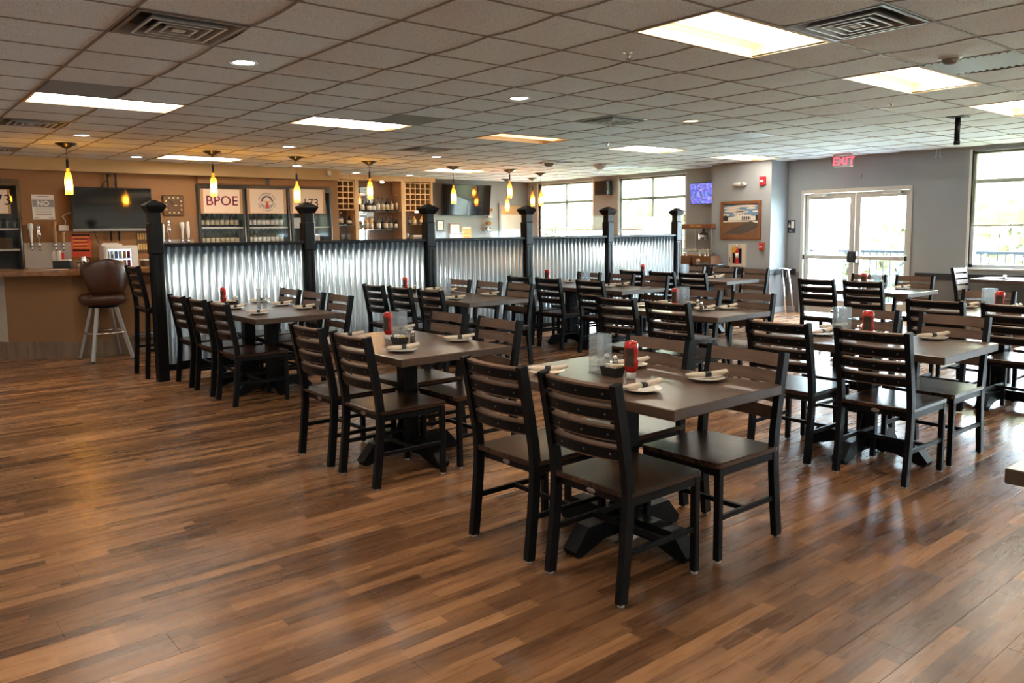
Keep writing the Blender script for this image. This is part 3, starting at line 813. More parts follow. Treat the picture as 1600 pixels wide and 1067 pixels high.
# ================================================================ partition screen
PYY = 8.50; P0 = 2.35; PS = 1.652
t = thing('partition_screen', 'corrugated metal partition with black posts and a clear glass guard', 'partition', (P0, PYY, 0))
post_pf = MB(); h = .055
post_pf.cbox((-h, -h, 0), (h, h, 1.74), .006)
post_pf.cbox((-h-.012, -h-.012, 1.30), (h+.012, h+.012, 1.62), .012)
post_m = post_pf.mesh('post', 'post_black')
trim_m = MB()
for sx in (-1, 1):
    for y in (-.028, .028): trim_m.box((sx*h, y-.008, .30), (sx*(h+.006), y+.008, 1.28)); trim_m.box((y-.008, sx*h, .30), (y+.008, sx*(h+.006), 1.28))
trim_m = trim_m.mesh('post_molding', 'post_black')
cap = MB(); vs = []
for (r, z) in ((h+.01, 1.72), (h+.04, 1.775), (h+.045, 1.79), (h+.035, 1.80), (.02, 1.845)): vs += [(-r, -r, z), (r, -r, z), (r, r, z), (-r, r, z)]
fs = [(a*4+k_, a*4+(k_+1) % 4, (a+1)*4+(k_+1) % 4, (a+1)*4+k_) for a in range(4) for k_ in range(4)]+[(3, 2, 1, 0), (16, 17, 18, 19)]
cap.add(vs, fs); cap_m = cap.mesh('post_cap', 'post_black')
for k_ in range(6):
    po = put('post', post_m, t, (PS*k_, 0, 0)); put('post_cap', cap_m, po); put('post_molding', trim_m, po)
W = PS-2*h-.002
sheet = MB(); pitch = .0762; nseg = int(W/pitch*10); amp = .0135; vs = []
for z in (.165, 1.375):
    for off in (-.0012, .0012):
        for a in range(nseg+1):
            x = W*a/nseg; vs.append((x, amp*math.sin(2*PI*x/pitch)+off, z))
n1 = nseg+1; fs = []
for a in range(nseg):
    fs.append((a, a+1, 2*n1+a+1, 2*n1+a)); fs.append((3*n1+a, 3*n1+a+1, n1+a+1, n1+a)); fs.append((2*n1+a, 2*n1+a+1, 3*n1+a+1, 3*n1+a))
sheet.add(vs, fs, True); sheet_m = sheet.mesh('corrugated_sheet', 'galvanized')
tr_m = MB().cbox((0, -.05, 1.375), (W, .05, 1.41), .006).mesh('top_rail', 'post_black')
br_m = MB().cbox((0, -.035, .10), (W, .035, .165), .006).mesh('bottom_rail', 'post_black')
gl_m = MB().box((0, -.004, 1.41), (W, .004, 1.70)).mesh('glass_guard', 'clear_glass')
for k_ in range(5):
    x = PS*k_+h+.001
    put('corrugated_sheet', sheet_m, t, (x, 0, 0)); put('top_rail', tr_m, t, (x, 0, 0)); put('bottom_rail', br_m, t, (x, 0, 0)); put('glass_guard', gl_m, t, (x, 0, 0))

# ================================================================ chairs
def rect_round(x0, x1, y0, y1, r, n=4):
    pts = []
    for (cx, cy, a0) in ((x1-r, y1-r, 0), (x0+r, y1-r, PI/2), (x0+r, y0+r, PI), (x1-r, y0+r, 1.5*PI)):
        for k_ in range(n+1):
            a = a0+PI/2*k_/n; pts.append((cx+r*math.cos(a), cy+r*math.sin(a)))
    return pts
def make_chair(name, label, cat, detail=True, seat_z=.462, top=.905, group=None):
    dz = seat_z-.462
    t = thing(name, label, cat, (0, 0, 0), 0, group); yy = .208
    path = [(0, .012), (.022, .20+dz*.5), (.036, .34+dz), (.040, .45+dz), (.032, .54+dz), (.008, .68+dz), (-.035, top)]
    def px(z):
        for a in range(len(path)-1):
            if path[a][1] <= z <= path[a+1][1]:
                f = (z-path[a][1])/(path[a+1][1]-path[a][1]); return path[a][0]+f*(path[a+1][0]-path[a][0])
        return path[-1][0]
    for s in (-1, 1):
        lg = MB().ribbon(path, s*yy-.016, s*yy+.016, .044).build('leg', 'black_metal', t)
        if detail: MB().lathe([(.014, 0), (.016, .012)], 10, (0, s*yy, 0)).build('glide', 'glide', lg)
        lg = MB().cbox((.455, s*yy-.016, .012), (.487, s*yy+.016, seat_z-.026), .003).build('leg', 'black_metal', t)
        if detail: MB().lathe([(.014, 0), (.016, .012)], 10, (.471, s*yy, 0)).build('glide', 'glide', lg)
    mb = MB(); z0, z1 = seat_z-.062, seat_z-.026
    for s in (-1, 1): mb.cbox((.06, s*(yy-.010), z0), (.457, s*(yy+.012), z1), .002)
    mb.cbox((.045, -yy+.016, z0), (.066, yy-.016, z1), .002); mb.cbox((.463, -yy+.016, z0), (.484, yy-.016, z1), .002)
    sf = mb.build('seat_frame', 'black_metal', t)
    if detail:
        bd = MB(); bd.T = Matrix.Translation((.044, 0, (z0+z1)/2)) @ Matrix.Rotation(-PI/2, 4, 'Y') @ Matrix.Diagonal((.6, 1.3, 1, 1)); bd.lathe([(.020, 0), (.020, .003), (.015, .004)], 16); bd.build('badge', 'badge', sf)
    mb = MB(); o = rect_round(.022, .50, -.226, .226, .022); n = len(o)
    zs = [(seat_z-.026, .004), (seat_z-.022, 0), (seat_z-.004, 0), (seat_z, .005)]; vs = []
    cx, cy = .261, 0
    for z, ins in zs: vs += [(x+(cx-x)/max(abs(cx-x), .05)*ins*(1 if abs(cx-x) > .05 else 0), y+(cy-y)/max(abs(cy-y), .05)*ins*(1 if abs(cy-y) > .05 else 0), z) for x, y in o]
    fs = [(a*n+k_, a*n+(k_+1) % n, (a+1)*n+(k_+1) % n, (a+1)*n+k_) for a in range(3) for k_ in range(n)]+[tuple(range(n))[::-1], tuple(range(3*n, 4*n))]
    mb.add(vs, fs); mb.build('seat', 'chair_wood', t)
    zst = .205+dz*.35
    for s in (-1, 1): MB().cbox((px(zst)+.015, s*yy-.009, zst-.012), (.457, s*yy+.009, zst+.012), .002).build('stretcher', 'black_metal', t)
    MB().cbox((.255, -yy+.009, zst-.011), (.277, yy-.009, zst+.011), .002).build('stretcher', 'black_metal', t)
    if dz > .1: MB().cbox((.46, -yy+.016, .30), (.482, yy-.016, .33), .002).build('footrest', 'black_metal', t)
    hh = .062; ns = 10
    for q in range(4):
        zc = top-.042-.083*q; xc = px(zc); lean = math.atan2(px(zc-.04)-px(zc+.04), .08)
        def slab(x_in, x_out, h_):
            mb = MB(); vs = []
            for a in range(ns+1):
                y = -yy+.014+(2*yy-.028)*a/ns; bow = -.030*(1-(y/(yy-.014))**2)
                for (dx, dz_) in ((x_in, -h_/2), (x_out, -h_/2), (x_out, h_/2), (x_in, h_/2)):
                    vs.append((xc+bow+dx*math.cos(lean)-dz_*math.sin(lean), y, zc+dz_*math.cos(lean)+dx*math.sin(lean)))
            fs = [(a*4+k_, a*4+(k_+1) % 4, (a+1)*4+(k_+1) % 4, (a+1)*4+k_) for a in range(ns) for k_ in range(4)]+[(3, 2, 1, 0), tuple(ns*4+k_ for k_ in range(4))]
            mb.add(vs, fs); return mb
        sl = slab(.022, -.004, hh).build('slat', 'slat_wood', t)
        st = slab(-.004, -.009, hh-.018).build('backing_strip', 'black_metal', sl)
        if detail:
            for y in (-.15, -.02, .12):
                bow = -.030*(1-(y/(yy-.014))**2); mb = MB(); mb.T = Matrix.Translation((xc+bow-.009*math.cos(lean), y, zc-.009*math.sin(lean))) @ Matrix.Rotation(-PI/2, 4, 'Y')
                mb.lathe([(.0045, 0), (.004, .002), (.0001, .003)], 8); mb.build('screw', 'screw', sl)
    return proto(t)

# table layout (metres): x0, x1, y0, y1, chairs left (x, ys), chairs right (x, ys), phrase
TB = {
 'T1': (2.53, 3.33, 2.03, 3.27, (2.25, [2.27, 2.83]), (3.36, [2.27, 2.83]), 'the foreground table'),
 'T2': (2.40, 3.20, 3.92, 5.16, (2.24, [4.18, 4.76]), (3.33, [4.20, 4.80]), 'the table just left of the foreground table'),
 'T8': (4.70, 5.50, 1.85, 3.09, (4.54, [2.18, 2.79]), (5.63, [2.18, 2.76]), 'the table just right of the foreground table'),
 'T7': (5.48, 6.26, 3.95, 5.19, (5.14, [4.18, 4.75]), (6.34, [4.20, 4.78]), 'the middle table behind the foreground table'),
 'T9': (8.86, 9.64, 3.90, 5.14, (8.57, [4.25, 4.80]), (9.80, [4.25, 4.81]), 'the table before the glass doors'),
 'T10': (7.03, 7.81, 1.75, 3.05, (6.75, [2.17, 2.74]), (7.93, [2.17, 2.78]), 'the table at the right frame edge'),
 'T3': (2.62, 3.43, 6.64, 8.40, (2.43, [6.91, 7.49, 8.07]), (3.55, [6.93, 7.50, 8.07]), 'the first table along the screen'),
 'T4': (4.84, 5.65, 6.55, 8.36, (4.55, [6.79, 7.39, 7.95]), (5.74, [6.83, 7.40, 8.00]), 'the second table along the screen'),
 'T5': (7.04, 7.82, 6.45, 8.26, (6.70, [6.62, 7.36, 7.92]), (7.94, [6.72, 7.30, 7.92]), 'the third table along the screen'),
 'T6': (9.28, 10.06, 6.55, 8.36, (8.76, [6.71, 7.24, 7.80]), (10.20, [6.72, 7.27, 7.85]), 'the fourth table along the screen'),
}
near_set = ('T1', 'T2', 'T8', 'T7')
pc_d = make_chair('dining_chair', '', 'chair', True, group='ladder-back dining chairs'); pc_s = make_chair('dining_chair', '', 'chair', False, group='ladder-back dining chairs')
used = {}
def place_chair(x, y, rz, label, detail):
    p = pc_d if detail else pc_s
    if detail not in used:
        used[detail] = 1; p.location = (x, y, 0); p.rotation_euler = (0, 0, rz); p['label'] = label; return p
    return dup(p, (x, y, 0), rz, label)
for key, (x0, x1, y0, y1, cl_, cr_, ph) in TB.items():
    for side, (cx, ys), rz in (('left', cl_, 0), ('right', cr_, PI)):
        for q, y in enumerate(ys):
            w_ = (['nearest', 'farthest'] if len(ys) == 2 else ['nearest', 'middle', 'farthest'])[q]
            place_chair(cx, y, rz+random.uniform(-.008, .008), 'black ladder-back chair, %s side of %s, %s seat' % (side, ph, w_), key in near_set)
# chair by the window table, back to the doors
place_chair(12.15, 4.62, -PI/2, 'black ladder-back chair at the window-side table under the right window', False)

# ================================================================ tables
def make_table(x0, x1, y0, y1, label, bx=None, peds=None, rx=.36):
    cx, cy = (x0+x1)/2, (y0+y1)/2; hx, hy = (x1-x0)/2, (y1-y0)/2
    t = thing('dining_table', label, 'table', (cx, cy, 0), 0, 'rectangular dining tables')
    mb = MB(); mb.cbox((-hx, -hy, .712), (hx, hy, .76), .004); mb.mi = 0
    o = mb.build('tabletop', ['table_wood', 'table_edge'], t)
    for p in o.data.polygons:
        if abs(p.normal.z) < .5 or p.normal.z < 0: p.material_index = 1
    bx = (bx or cx)-cx
    for yo in [y-cy for y in (peds or [cy])]:            # pedestals stand in the gaps between the chair legs
        MB().cbox((bx-.055, yo-.048, .12), (bx+.055, yo+.048, .69), .006).build('column', 'black_metal', t)
        MB().cbox((bx-.22, yo-.18, .69), (bx+.22, yo+.18, .712), .006).build('top_plate', 'black_metal', t)
        for a in range(4):
            R_ = rx if (a % 2 == 0) else (.40 if not peds or len(peds) == 1 else .25)
            mb = MB(); mb.T = Matrix.Translation((bx, yo, 0)) @ Matrix.Rotation(a*PI/2, 4, 'Z')
            mb.prism_y([(.02, .13), (.02, .05), (R_*.5, .05), (R_-.03, .0), (R_-.005, .0), (R_+.012, .03), (R_-.075, .13)], -.043, .043)
            mb.build('foot', 'black_metal', t)
        for s in (-1, 1): MB().prism_y([(bx+s*.055, .13), (bx+s*.14, .13), (bx+s*.055, .28)], yo-.005, yo+.005).build('gusset', 'black_metal', t)
    return t
PED = {'T1': [2.55], 'T2': [4.48], 'T8': [2.47], 'T7': [4.475], 'T9': [4.525], 'T10': [2.455], 'T3': [7.21, 7.785], 'T4': [7.11, 7.675], 'T5': [7.01, 7.64], 'T6': [6.995, 7.56]}
for key, (x0, x1, y0, y1, a, b, ph) in TB.items():
    make_table(x0, x1, y0, y1, 'dark wood topped pedestal table, ' + ph, (a[0]+b[0])/2, PED[key], .20 if key == 'T6' else .36)
make_table(2.66, 3.44, -.38, .86, 'dark wood table corner cut off by the right frame edge')
make_table(11.9, 12.68, 2.75, 4.42, 'window-side table under the right window sill')

# ================================================================ table settings
TZ = .7605
def lathe_mesh(name, m, prof, seg=18): return MB().lathe(prof, seg).mesh(name, m)
# plate
pl_root = thing('plate', '', 'plate', (0, 0, -5), 0, 'side plates on the tables')
put('dish', lathe_mesh('dish', 'plate', [(.0001, .006), (.058, .006), (.091, .014), (.0935, .017), (.091, .018), (.057, .010), (.0001, .010)][::1], 24), pl_root)
put('foot_ring', lathe_mesh('foot_ring', 'plate_rim', [(.045, 0), (.06, 0), (.066, .0075), (.045, .006)], 24), pl_root)
proto(pl_root)
nk_root = thing('napkin_roll', '', 'napkin', (0, 0, -5), 0, 'napkin rolls on the plates')
pts = [(-.10, 0, .026), (-.07, .002, .025), (-.03, 0, .026), (0, 0, .027), (.03, 0, .028), (.07, -.003, .033), (.105, -.006, .042)]
MB().tube(pts, .02, 10, True, [(.012, .008), (.021, .012), (.018, .013), (.0155, .0125), (.016, .013), (.020, .013), (.025, .009)]).build('cloth', 'napkin', nk_root)
MB().tube([(-.008, 0, .0268), (.022, 0, .0275)], .019, 12, True, [(.0172, .0142), (.0172, .0142)]).build('paper_band', 'black_plastic', nk_root)
MB().ribbon([(-.098, .027), (-.12, .030), (-.135, .036)], -.008, .008, .002).build('fork', 'chrome', nk_root)
proto(nk_root)
kb_root = thing('ketchup_bottle', '', 'bottle', (0, 0, -5), 0, 'squeeze ketchup bottles')
put('cap', lathe_mesh('cap', 'white', [(.022, 0), (.024, .002), (.024, .026), (.020, .032)], 16), kb_root)
mb = MB(); mb.T = Matrix.Diagonal((.72, 1, 1, 1)); mb.lathe([(.018, .030), (.026, .036), (.036, .055), (.037, .09), (.033, .105), (.034, .125), (.037, .145), (.036, .172), (.028, .186), (.012, .190), (.0001, .190)], 20)
bd = mb.build('body', 'ketchup_red', kb_root)
mb = MB(); mb.T = Matrix.Diagonal((.735, 1.02, 1, 1)); vs = []; n = 8
for z in (.062, .09, .105, .125, .155):
    r = {.062: .0365, .09: .037, .105: .0335, .125: .0345, .155: .0372}[z]
    for a in range(n+1): g = PI+(a/n-.5)*1.5; vs.append((r*math.cos(g), r*math.sin(g), z))
mb.add(vs, [(i*9+a, i*9+a+1, (i+1)*9+a+1, (i+1)*9+a) for i in range(4) for a in range(8)], True); mb.build('front_label', 'ketchup_label', bd)
mb = MB(); mb.T = Matrix.Rotation(PI, 4, 'Z') @ Matrix.Diagonal((.735, 1.02, 1, 1)); mb.add(vs, [(i*9+a, i*9+a+1, (i+1)*9+a+1, (i+1)*9+a) for i in range(4) for a in range(8)], True); mb.build('back_label', 'ketchup_label', bd)
proto(kb_root)
ac_root = thing('menu_holder', '', 'menu holder', (0, 0, -5), 0, 'clear menu holders')
for s in (-1, 1): MB().cbox((s*.030-.0018, -.052, .004), (s*.030+.0018, .052, .205), .001).build('panel', 'acrylic', ac_root)
MB().cbox((-.034, -.055, 0), (.034, .055, .004), .001).build('base', 'acrylic', ac_root)
proto(ac_root)
cd_root = thing('sugar_caddy', '', 'caddy', (0, 0, -5), 0, 'black sugar caddies')
mb = MB(); vs = []
for (hx, hy, z) in ((.030, .044, 0), (.038, .054, .048), (.034, .050, .048), (.028, .042, .006)): vs += [(-hx, -hy, z), (hx, -hy, z), (hx, hy, z), (-hx, hy, z)]
mb.add(vs, [(a*4+k_, a*4+(k_+1) % 4, (a+1)*4+(k_+1) % 4, (a+1)*4+k_) for a in range(3) for k_ in range(4)]+[(3, 2, 1, 0), (12, 13, 14, 15)]); mb.build('tray', 'black_plastic', cd_root)
for q in range(7):
    mb = MB(); mb.T = Matrix.Translation((0, -.036+.012*q, .012)) @ Matrix.Rotation(random.uniform(-.2, .3), 4, 'X') @ Matrix.Rotation(random.uniform(-.2, .2), 4, 'Y')
    mb.cbox((-.024, -.0035, 0), (.024, .0035, .050), .002); mb.build('packet', ['sugar', 'napkin', 'label_white'][q % 3], cd_root)
proto(cd_root)
def shaker(name, fill):
    r = thing(name, '', 'shaker', (0, 0, -5), 0, 'salt and pepper shakers')
    MB().lathe([(.018, 0), (.019, .003), (.014, .07), (.013, .072)], 12).build('glass_body', 'pepper_glass', r)
    MB().lathe([(.0165, .002), (.0135, .055), (.0001, .055)], 12).build('contents', fill, r)
    MB().lathe([(.0145, .068), (.0145, .078), (.009, .090), (.0001, .092)], 12).build('cap', 'chrome', r)
    return proto(r)
sl_root = shaker('salt_shaker', 'salt'); pp_root = shaker('pepper_shaker', 'pepper')
firsts = {}
def spot(root, x, y, rz, label, z=TZ):
    if root.name not in firsts:
        firsts[root.name] = 1; root.location = (x, y, z); root.rotation_euler = (0, 0, rz); root['label'] = label; return root
    return dup(root, (x, y, z), rz, label)
def clampt(p, key, m=.10):
    x0, x1, y0, y1 = TB[key][:4]; return min(max(p.x, x0+m), x1-m), min(max(p.y, y0+m), y1-m)
# (measured image points of the plates and centre pieces, dropped onto the table tops)
SET = {
 'T1': dict(plates=[((855, 580), -.3), ((1003, 607), .5), ((1103, 590), .15), ((985, 569), .3)], holder=(938, 590), caddy=(957, 586), ketchup=(986, 592), salt=(948, 573), pepper=(961, 572)),
 'T2': dict(plates=[((545, 526), .3), ((629, 546), .4), ((718, 530), .1), ((648, 511), .2)], holder=(624, 518), caddy=(624, 530), ketchup=(607, 527), salt=(634, 531), pepper=(645, 531)),
 'T8': dict(plates=[((1284, 521), .6), ((1466, 525), .1), ((1334, 507), .2)], holder=(1315, 512), caddy=(1373, 517), ketchup=(1356, 515), salt=(1342, 516), pepper=(1347, 514)),
 'T7': dict(plates=[((1100, 483), .3), ((1136, 481), .5), ((1008, 477), .1), ((1082, 469), .2)], holder=(1067, 472), caddy=(1078, 472), ketchup=(1055, 472), salt=(1090, 479), pepper=(1096, 478)),
 'T3': dict(plates=[((337, 472), .2), ((367, 481), .2), ((403, 489), .1), ((421, 468), .3), ((448, 475), .2), ((486, 480), .2)], holder=(409, 481), caddy=(359, 471), ketchup=(349, 466), salt=(366, 471), pepper=(370, 470)),
 'T4': dict(plates=[((712, 466), .2), ((688, 459), .2), ((725, 453), .3), ((772, 460), .3), ((684, 452), .2)], holder=(698, 459), caddy=(642, 451), ketchup=(633, 447), salt=(628, 449), pepper=(648, 449)),
 'T5': dict(plates=[((893, 440), .2), ((950, 447), .2), ((988, 444), .3), ((946, 439), .3)], holder=(915, 438), ketchup=(855, 434), caddy=(862, 436), salt=(849, 434)),
 'T6': dict(plates=[((1116, 434), .2), ((1143, 431), .5), ((1090, 430), .2)], holder=(1070, 427), ketchup=(1004, 421), caddy=(1030, 424), salt=(1040, 424)),
 'T9': dict(plates=[((1408, 450), .2), ((1375, 447), .3)], holder=(1369, 440), ketchup=(1350, 440), caddy=(1361, 440), salt=(1343, 440)),
 'T10': dict(plates=[((1519, 477), .2), ((1576, 482), .2)], holder=(1545, 484), ketchup=(1561, 486), salt=(1588, 486), pepper=(1594, 486), caddy=(1576, 488)),
}
for key, S in SET.items():
    ph = TB[key][6]; ps = []
    for (px, rz) in S['plates']:
        x, y = clampt(PZ(*px, TZ+.012), key); ps.append((x, y, rz))
    xm = (TB[key][0]+TB[key][1])/2
    for side in ('left', 'right'):
        g = sorted([q for q in ps if (q[0] < xm) == (side == 'left')], key=lambda q: q[1])
        for n, (x, y, rz) in enumerate(g):
            w_ = ['nearest', 'next', 'third', 'farthest'][n] if len(g) > 1 else 'only'
            spot(pl_root, x, y, 0, 'white plate, %s %s setting of %s' % (w_, side, ph))
            # roll lies on the plate, its loose end towards the far right
            spot(nk_root, x, y, rz-.7, 'banded napkin roll, %s %s setting of %s' % (w_, side, ph), TZ+.002)
    placed = []
    for it, root, lab, rad in (('holder', ac_root, 'clear acrylic menu holder on ', .048), ('ketchup', kb_root, 'red squeeze ketchup bottle with white cap on ', .036), ('caddy', cd_root, 'black caddy of sugar packets on ', .052),
                          ('salt', sl_root, 'glass salt shaker with metal cap on ', .022), ('pepper', pp_root, 'glass pepper shaker with metal cap on ', .022)):
        if it in S:
            xc = (TB[key][0]+TB[key][1])/2; dv = ray(*S[it]); y = xc*dv.y/dv.x      # on the table's long centre line
            lo, hi = TB[key][2]+.07, TB[key][3]-.07
            if not lo < y < hi: y = min(max(y, lo), hi); xc = min(max(y*dv.x/dv.y, TB[key][0]+.08), TB[key][1]-.08)
            for q in range(61):                          # slide towards or away from the eye until nothing touches
                k_ = 1+.006*((q+1)//2)*(1 if q % 2 else -1); x, yy_ = xc*k_, y*k_
                if TB[key][0]+.06 < x < TB[key][1]-.06 and lo-.02 < yy_ < hi+.02 and all(math.hypot(x-a, yy_-b) > rad+r for a, b, r in placed+[(p_[0], p_[1], .085) for p_ in ps]): break
            else: x, yy_ = xc, y
            y = yy_
            placed.append((x, y, rad))
            spot(root, x, y, {'ketchup': .25}.get(it, 0), lab+ph)
p = PZ(1567, 431, TZ)
spot(pl_root, 12.12, 4.05, 0, 'white side plate on the window-side table'); spot(nk_root, 12.12, 4.05, .3, 'rolled napkin on the window-side table', TZ+.002)

# ================================================================ bar
BZ = 1.08
fr_pts = [(.95, YB-.9), (.95, 12.05), (1.37, 11.33), (2.0, 10.81), (10.35, 10.81), (10.75, 11.2), (10.75, 13.2)]
def offset(pts, d):
    out = []
    for i, p in enumerate(pts):
        ns = []
        for a, b in ((i-1, i), (i, i+1)):
            if a < 0 or b >= len(pts): continue
            v = Vector((pts[b][0]-pts[a][0], pts[b][1]-pts[a][1])).normalized(); ns.append(Vector((v.y, -v.x)))
        n = sum(ns, Vector((0, 0))).normalized(); k_ = d/max(.4, n.dot(ns[0])); out.append((p[0]+n.x*k_, p[1]+n.y*k_))
    return out
bar = thing('bar_counter', 'long angled bar counter with tan front and wooden top', 'bar counter', (0, 0, 0))
def strip(pts, d0_, d1_, z0, z1, name, m, seg=None):
    A, B = offset(pts, d0_), offset(pts, d1_)
    for i in (range(len(pts)-1) if seg is None else seg):
        MB().prism([A[i], A[i+1], B[i+1], B[i]], z0, z1).build(name, m[i] if isinstance(m, list) else m, bar)
strip(fr_pts, 0, -.12, .21, BZ-.05, 'front_panel', ['bar_front_gray', 'bar_front_gray', 'bar_front', 'bar_front', 'bar_front', 'bar_front'])
strip(fr_pts, .015, -.13, .185, .21, 'kick_cap', 'kick_wood')
mb = MB(); A = offset(fr_pts, .27); B = offset(fr_pts, -.42); mb.prism(A+B[::-1], BZ-.05, BZ); mb.build('worktop', 'bar_top', bar)
# vertical kick boards
A, B = offset(fr_pts, .012), offset(fr_pts, -.02)
for i in range(1, 4):
    a, b = Vector(A[i]), Vector(A[i+1]); L = (b-a).length
    if i == 3: L = min(L, 1.6)
    n = max(1, round(L/.115)); u = (b-a).normalized(); nn = Vector((-u.y, u.x))
    for q in range(n):
        s0, s1 = L*q/n+.001, L*(q+1)/n-.001; dpt = random.uniform(0, .003)
        p0, p1 = a+u*s0-nn*dpt, a+u*s1-nn*dpt
        MB().prism([tuple(p0), tuple(p1), tuple(p1+nn*.03), tuple(p0+nn*.03)], 0, .185).build('kick_board', 'kick_wood', bar)
MB().cbox((3.58, 10.81, 0), (10.35, 10.84, .185), .003).build('kick_board', 'kick_wood', bar)
MB().lathe([(.012, 0), (.012, -.10), (.02, -.12)], 8, (2.22, 10.80, .86)).build('purse_hook', 'black_metal', bar)
# foot rail visible right of the stool
MB().tube([(2.62, 10.70, .24), (10.2, 10.70, .24)], .02, 10).build('foot_rail', 'steel', bar)
for x in (2.7, 4.6, 6.5, 8.4, 10.0): MB().tube([(x, 10.70, .24), (x, 10.83, .24)], .014, 8).build('rail_bracket', 'steel', bar)

# bar stool
st = thing('bar_stool', 'brown leather swivel bar stool with chrome legs at the bar corner', 'bar stool', (2.27, 10.50, 0), .1)
for sx in (-1, 1):
    for sy in (-1, 1):
        lg = MB().bar((sx*.225, sy*.22, .012), (sx*.105, sy*.10, .64), .035, .035).build('leg', 'steel', st)
        MB().lathe([(.018, 0), (.018, .014)], 10, (sx*.225, sy*.22, 0)).build('foot_tip', 'black_plastic', lg)
ring = [(.235*math.cos(a), .235*math.sin(a), .335) for a in [2*PI*k_/28 for k_ in range(29)]]
MB().tube(ring, .011, 8).build('foot_ring', 'chrome', st)
MB().lathe([(.16, .635), (.17, .64), (.17, .665), (.12, .668)], 20).build('swivel_plate', 'black_metal', st)
MB().lathe([(.20, .665), (.235, .675), (.262, .72), (.262, .765), (.235, .795), (.15, .81), (.0001, .812)], 28).build('seat_cushion', 'leather', st)
mb = MB(); vs = []; n = 16; rows = [(.795, .205, .235), (.86, .235, .272), (1.0, .245, .285), (1.12, .248, .285), (1.20, .246, .277), (1.225, .25, .265)]
for (z, ri, ro) in rows:
    for r in (ro, ri):
        for a in range(n+1):
            g = -PI/2+(a/n-.5)*2.35*{.795: .66, .86: .76, 1.0: .93, 1.12: 1.04, 1.20: 1.0, 1.225: .88}[z]; dzz = -.05*abs(a/n-.5)*2*(1 if z > 1.1 else 0)
            vs.append((r*math.cos(g), r*math.sin(g), z+dzz))
R = n+1; fs = []
for i in range(len(rows)-1):
    for a in range(n):
        o = i*2*R; fs.append((o+a, o+a+1, o+2*R+a+1, o+2*R+a)); fs.append((o+R+a+1, o+R+a, o+3*R+a, o+3*R+a+1))
    o = i*2*R; fs.append((o, o+2*R, o+3*R, o+R)); fs.append((o+n, o+R+n, o+3*R+n, o+2*R+n))
o = (len(rows)-1)*2*R
for a in range(n): fs.append((o+a, o+a+1, o+R+a+1, o+R+a)); fs.append((a+1, a, R+a, R+a+1))
mb.add(vs, fs, True); mb.build('backrest', 'leather', st)
# tall ladder-back bar chair
bc = make_chair('bar_chair', 'tall black ladder-back bar chair beside the end post of the screen', 'bar chair', False, .75, 1.18)
bc.location = (2.24, 8.86, 0); bc.rotation_euler = (0, 0, 0)

# ---- things on the back wall of the bar (front surface y = YB)
def yrect(x0, y0, x1, y1, Y):
    xm, ym = (x0+x1)/2, (y0+y1)/2
    return PY(x0, ym, Y).x, PY(x1, ym, Y).x, PY(xm, y1, Y).z, PY(xm, y0, Y).z     # X0, X1, z0, z1
def xrect(x0, y0, x1, y1, X):
    xm, ym = (x0+x1)/2, (y0+y1)/2
    return PX(x1, ym, X).y, PX(x0, ym, X).y, PX(xm, y1, X).z, PX(xm, y0, X).z     # Y0, Y1, z0, z1
# television
X0, X1, z0, z1 = yrect(112, 293, 238, 361, 13.82)
t = thing('television', 'large black flat television on the tan wall over the bar', 'television', ((X0+X1)/2, 13.85, z0)); hw = (X1-X0)/2; hh = z1-z0
MB().cbox((-hw, -.03, 0), (hw, .03, hh), .006).build('bezel', 'black_plastic', t)
MB().box((-hw+.012, -.034, .045), (hw-.012, -.0305, hh-.012)).build('screen', 'black_gloss', t)
MB().cbox((-hw, -.038, 0), (hw, -.03, .04), .003).build('speaker_strip', 'ink_gray', t)
for s in (-.04, .08): MB().box((s-.012, .03, -.16), (s+.012, .05, hh+.22)).build('mount_rail', 'black_metal', t)
MB().tube([(.02, .04, hh+.25), (-.06, .03, hh+.12), (-.16, .04, hh-.02)], .006, 6).build('cable', 'black_plastic', t)
MB().tube([(.04, .04, hh+.25), (.09, .02, hh+.18), (.06, .04, hh+.08), (.07, .04, hh)], .006, 6).build('cable', 'black_plastic', t)
MB().tube([(-.28, .04, 0), (-.24, .03, -.15), (-.18, .04, -.30), (-.10, .04, -.36)], .006, 6).build('cable', 'black_plastic', t)
# posters
def poster(name, label, px, Y, m, lines, kind='y', extra=None):
    X0, X1, z0, z1 = yrect(*px, Y); w_, h_ = (X1-X0)/2, z1-z0
    t = thing(name, label, 'poster', ((X0+X1)/2, Y-.004, z0))
    MB().box((-w_, -.001, 0), (w_, .002, h_)).build('sheet', m, t)
    for (u0, u1, v0, v1, mm) in lines:
        MB().box((-w_+2*w_*u0, -.0025, h_*v0), (-w_+2*w_*u1, -.0012, h_*v1)).build('print', mm, t)
    if extra: extra(t, w_, h_)
    return t
def no_extra(t, w_, h_): text('lettering', 'NO', h_*.27, 'paper', t, (0, -.0032, h_*.64), FACE_Y, .0005, 1.0, .004)
poster('notice_poster', 'white paper notice with NO in a grey band on the tan wall', (50, 304, 85, 343), YB, 'paper',
       [(.02, .98, .50, .80, 'ink_gray'), (.25, .75, .92, .945, 'ink_gray')]+[(.12, .88, .44-.055*k_, .455-.055*k_, 'ink_gray') for k_ in range(4)]+[(.05, .28, .05, .075, 'ink_gray'), (.72, .95, .05, .075, 'ink_gray'), (.15, .85, .20, .225, 'ink')], extra=no_extra)
